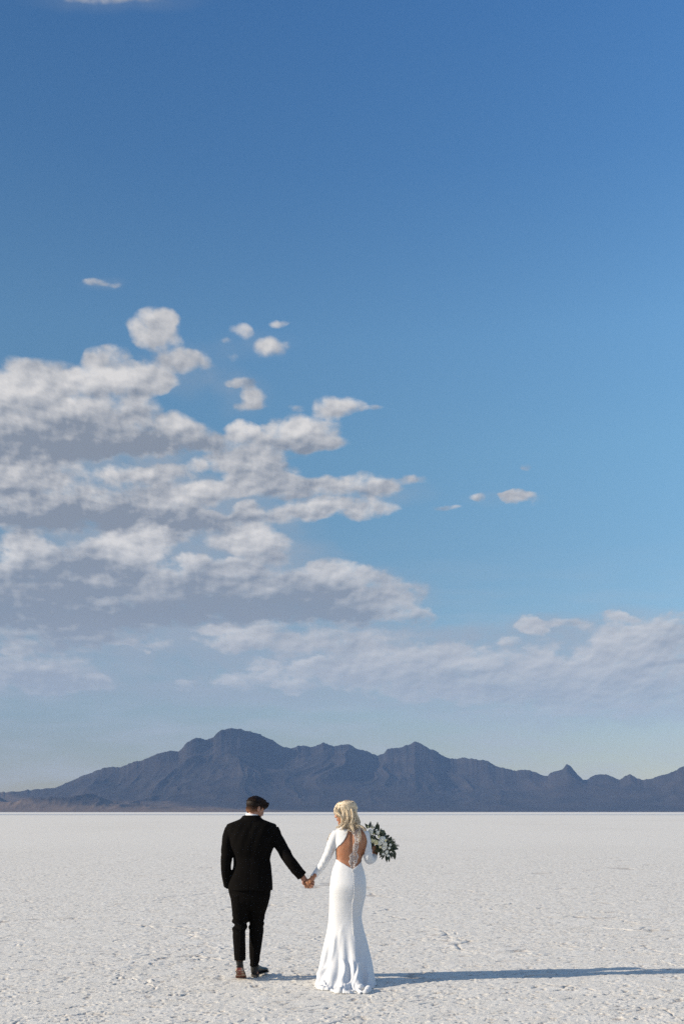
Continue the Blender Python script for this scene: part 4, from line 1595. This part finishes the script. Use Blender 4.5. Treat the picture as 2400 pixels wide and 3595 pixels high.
    # waves hanging down the back of the head and to the right shoulder
    lock([(1240, 2842, y - .05), (1252, 2862, y - .04), (1258, 2885, y - .05), (1255, 2900, yb), (1262, 2912, yb)], 46, .007, .0031, .006, 1)
    lock([(1250, 2880, y - .06), (1258, 2895, y - .08), (1270, 2903, yb), (1280, 2912, yb), (1285, 2921, yb + .01)], 60, .007, .0031, .004, 2)
    lock([(1232, 2840, y - .07), (1240, 2870, y - .09), (1232, 2895, y - .09), (1240, 2912, yb - .01), (1250, 2925, yb - .015)], 46, .008, .0038, .006, 3)
    lock([(1215, 2842, y - .07), (1222, 2870, y - .09), (1212, 2890, y - .085), (1204, 2905, y - .08), (1207, 2922, y - .075)], 56, .006, .0030, .006, 4)
    lock([(1205, 2842, y - .06), (1204, 2868, y - .075), (1200, 2888, y - .075), (1190, 2902, y - .06), (1174, 2910, y - .05)], 50, .006, .0030, .005, 5)
    lock([(1193, 2832, y - .05), (1186, 2848, y - .06), (1197, 2866, y - .075), (1203, 2882, y - .08), (1200, 2900, y - .08)], 50, .005, .0030, .004, 6)
    lock([(1183, 2826, y - .02), (1177, 2838, y - .03), (1177, 2852, y - .04), (1188, 2864, y - .06), (1197, 2876, y - .07)], 44, .004, .0036, .003, 7)
    lock([(1178, 2828, y + .0), (1173.5, 2842, y - .01), (1173, 2856, y - .02), (1178, 2864, y - .03)], 12, .0025, .0026, .002, 8)
    # loose wisps on the sleeve and down the open back
    lock([(1172, 2918, y + .07), (1160, 2932, y + .07), (1152, 2944, y + .06), (1147, 2956, y + .05)], 22, .004, .0024, .006, 9, .15)
    lock([(1262, 2915, yb), (1266, 2930, yb - .01), (1262, 2948, yb - .015), (1264, 2960, yb - .015)], 9, .006, .0012, .003, 10, .2)
    lock([(1262, 2912, yb), (1258, 2928, yb - .015), (1263, 2950, yb - .015), (1259, 2966, yb - .02)], 8, .007, .0011, .004, 12, .2)
    lock([(1225, 2910, yb), (1215, 2925, yb + .01), (1205, 2938, yb + .015)], 6, .006, .0011, .003, 13, .2)
    me = tubes_mesh('hair_locks', strands, 5)
    set_tone(me, strands, 5, 5)
    link('hair_locks', me, BLONDE, hair)
    return pr


bride = build_bride()


# ------------------------------------------------------------------ bouquet
def build_bouquet():
    yc = YB + .15
    leafm, N, b = material('dark_green_leaf', (0.03, 0.05, 0.025), 0.42)
    at = N.new('ShaderNodeAttribute', attribute_name='tone').outputs['Fac']
    N.l.new(N.ramp(at, [(0.0, (0.018, 0.030, 0.014)), (0.6, (0.040, 0.062, 0.030)), (0.85, (0.065, 0.085, 0.042)), (1.0, (0.11, 0.13, 0.08))]), b.inputs['Base Color'])
    stemm, N, b = material('brown_green_stem', (0.08, 0.075, 0.04), 0.6)
    N.l.new(N.mix(N.noise(objco(N), 40.0), (0.06, 0.06, 0.03), (0.12, 0.085, 0.05)), b.inputs['Base Color'])
    whitem, N, b = material('white_petal', (0.74, 0.73, 0.66), 0.55)
    b.inputs['Subsurface Weight'].default_value = 0.1
    b.inputs['Subsurface Radius'].default_value = (.01, .01, .006)
    N.l.new(N.mix(N.noise(objco(N), 60.0, 3.0), (0.80, 0.79, 0.70), (0.90, 0.89, 0.82)), b.inputs['Base Color'])
    creamm, N, b = material('cream_petal', (0.72, 0.64, 0.40), 0.55)
    N.l.new(N.mix(N.noise(objco(N), 60.0, 3.0), (0.78, 0.72, 0.42), (0.88, 0.84, 0.60)), b.inputs['Base Color'])
    root = bpy.data.objects.new('bouquet', None)
    COL.objects.link(root)
    root.location = P(1318, 3002, YB + .15)
    bpy.context.view_layer.update()
    tag(root, 'bouquet of white and cream roses with dark green leaves, held beside the white dress', 'bouquet')
    rnd = random.Random(21)
    # leaves
    verts, faces, tone = [], [], []

    def leaf(p, d, up, L, W, tn, bend=.25):
        d = d.normalized()
        s = d.cross(up)
        if s.length < .1:
            s = d.cross(Vector((1, 0, 0)))
        s.normalize()
        u = s.cross(d)
        base = len(verts)
        K = 6
        for k in range(K + 1):
            t = k / K
            w_ = W * math.sin(math.pi * min(1, t * .92 + .04) ** .85) * (1 - .15 * t)
            c = p + d * (L * t) - u * (bend * L * t * t)
            for sx in (-1, 0, 1):
                verts.append(c + s * (sx * w_ * .5) + u * (abs(sx) * w_ * .16))
                tone.append(tn)
        for k in range(K):
            for j in (0, 1):
                a = base + k * 3 + j
                faces.append((a, a + 1, a + 4, a + 3))

    def bpt():
        """a point inside the long tilted body of the bouquet"""
        a = rnd.random()
        cx, cy = 1300 + 72 * a, 2922 + 62 * a
        ww = 15 + 16 * math.sin(math.pi * min(1, a * 1.05)) * (1 if rnd.random() < .8 else 1.25)
        o_ = rnd.uniform(-1, 1) * ww
        px = cx + o_ * .62 + rnd.uniform(-5, 5)
        py = cy - o_ * .78 + rnd.uniform(-5, 5)
        return px, py, cx, cy
    for i in range(430):
        px, py, cx, cy = bpt()
        Y_ = yc + rnd.uniform(-.075, .09)
        p = P(px, py, Y_)
        d = P(px, py, Y_) - P(cx - 4, cy + 4, yc + .01)
        d = d.normalized() + Vector((rnd.gauss(0, .5), rnd.gauss(-.1, .4), rnd.gauss(-.1, .45)))
        leaf(p, d, Vector((rnd.gauss(0, .5), -1, rnd.gauss(.3, .5))), rnd.uniform(.022, .050), rnd.uniform(.014, .028), rnd.random() ** .7, rnd.uniform(.1, .6))
    # the big dark leaves drooping at the lower right, and single ones that stand out
    big = [(1372, 2980, 1, -.35), (1376, 2984, .8, -.7), (1380, 2990, .3, -1), (1370, 2992, .35, -1), (1360, 2998, .25, -1), (1356, 3002, -.1, -1), (1364, 3000, .25, -1.1), (1352, 2996, -.5, -.6),
           (1345, 2994, -.5, -.5), (1384, 2996, .2, -1), (1378, 2976, 1, -.2), (1338, 2986, -.3, -.9), (1322, 2910, .35, .9), (1326, 2914, .2, 1), (1316, 2910, .5, .8), (1292, 2908, -.3, .8), (1298, 2906, .2, .9)]
    for (px, py, dx, dz) in big:
        for r_ in range(2):
            leaf(P(px + rnd.uniform(-3, 3), py + rnd.uniform(-3, 3), yc + rnd.uniform(-.04, .05)), Vector((dx + rnd.gauss(0, .12), rnd.gauss(-.1, .25), dz + rnd.gauss(0, .12))),
                 Vector((.2, -1, .3)), rnd.uniform(.055, .075), rnd.uniform(.022, .03), rnd.random() * .45, .15)
    me = bpy.data.meshes.new('leaves')
    me.from_pydata([tuple(v) for v in verts], [], faces)
    at = me.attributes.new('tone', 'FLOAT', 'POINT')
    at.data.foreach_set('value', tone)
    link('leaves', me, leafm, root)
    # sprigs
    sprigs = [[(1350, 2955), (1368, 2950), (1383, 2948)], [(1345, 2948), (1356, 2938), (1362, 2935)], [(1370, 2966), (1385, 2969), (1399, 2969)],
              [(1330, 2925), (1342, 2928), (1349, 2924)], [(1352, 2950), (1372, 2955), (1386, 2957)], [(1300, 2908), (1306, 2902), (1307, 2898)], [(1355, 2944), (1366, 2944), (1374, 2942)]]
    for k, sp_ in enumerate(sprigs):
        ctrl = [(q[0], q[1]) for q in sp_]
        pts = smooth_path(ctrl, 10)
        yo = yc + rnd.uniform(-.04, .02)
        st = [tuple(P(px, py, yo)) + (.0014,) for px, py in pts]
        strands = [st]
        verts.clear()
        faces.clear()
        tone.clear()
        me = tubes_mesh('sprig', strands, 5)
        sg = link('sprig', me, stemm, root)
        for j in range(2, 11):
            p = Vector(st[j][:3])
            for s_ in (-1, 1):
                leaf(p, Vector((rnd.gauss(.1, .3), rnd.gauss(0, .5), s_ * 1.0)), Vector((.1, -1, .1)), rnd.uniform(.010, .020), rnd.uniform(.004, .008), rnd.uniform(.3, 1.0), .1)
        me = bpy.data.meshes.new('small_leaves')
        me.from_pydata([tuple(v) for v in verts], [], faces)
        at = me.attributes.new('tone', 'FLOAT', 'POINT')
        at.data.foreach_set('value', tone)
        link('small_leaves', me, leafm, sg)
    # stems in the hand
    st = []
    for i in range(12):
        a, b_ = P(1319 + rnd.uniform(-3, 3), 3009 + rnd.uniform(-2, 3), YB + .145 + rnd.uniform(-.01, .01)), P(1322 + rnd.uniform(-8, 14), 2975 + rnd.uniform(-5, 5), yc)
        st.append([tuple(a + (b_ - a) * t) + (.003,) for t in np.linspace(0, 1, 6)])
    link('stems', tubes_mesh('stems', st, 6), stemm, root)

    # roses
    def rose(px, py, rpx, mat, sq=1.0):
        c = P(px, py, yc - .105 + rnd.uniform(-.01, .015))
        rr = rpx * .0031 * rnd.uniform(.9, 1.1)
        face = Vector((rnd.gauss(-.15, .3), -1, rnd.gauss(.35, .25))).normalized()
        M = frame(face)      # +Y looks out of the bloom
        vs, fs = [], []
        ell_bm = bmesh.new()
        ell(ell_bm, c, (rr * .62, rr * .55, rr * .62 * sq), M, 10)
        layers = [(3, .35, .75), (4, .62, .62), (5, .85, .40), (6, 1.05, .15)]
        for li, (np_, rad, fw) in enumerate(layers):
            for k in range(np_):
                a0 = 2 * math.pi * (k / np_) + li * .7 + rnd.uniform(-.15, .15)
                span = 2 * math.pi / np_ * .72
                grid = []
                for iu in range(5):
                    rowv = []
                    for iv in range(4):
                        t = iv / 3
                        aa = a0 + (iu / 4 - .5) * 2 * span * (1 - .25 * (1 - t))
                        rad_ = rr * rad * (.35 + .65 * math.sin(t * 1.5)) * (1 + .06 * math.cos(iu * 2 + k))
                        yy_ = rr * (fw * t * 1.05 - .25 + .10 * (1 - abs(iu / 2 - 1)) * t - (.18 * t ** 3 if li > 1 else 0))
                        q = Vector((math.cos(aa) * rad_, yy_, math.sin(aa) * rad_ * sq))
                        rowv.append(ell_bm.verts.new(c + M @ q))
                    grid.append(rowv)
                for iu in range(4):
                    for iv in range(3):
                        ell_bm.faces.new((grid[iu][iv], grid[iu + 1][iv], grid[iu + 1][iv + 1], grid[iu][iv + 1]))
        me_ = bpy.data.meshes.new('rose')
        ell_bm.to_mesh(me_)
        ell_bm.free()
        return link('rose', me_, mat, root)
    for (px, py, r_, mt) in [(1299, 2920, 9.5, whitem), (1341, 2944, 10, whitem), (1320, 2957, 8, creamm), (1331, 2959, 7.5, whitem), (1306.6, 2951, 6, creamm), (1349.6, 2964, 8, whitem),
                             (1329, 2937, 4.5, creamm), (1352, 2949, 4.5, creamm), (1347, 2977, 6.5, whitem), (1356, 2991, 6, whitem), (1365, 2977, 5, whitem), (1369.7, 2965.6, 4.5, whitem),
                             (1360.5, 3002, 5.5, whitem), (1292, 2903, 3.5, creamm), (1325, 2923, 6.5, whitem), (1334, 2973, 5, creamm), (1306, 2905, 3.5, creamm), (1344, 2998, 5.0, whitem)]:
        rose(px, py, r_, mt)


build_bouquet()
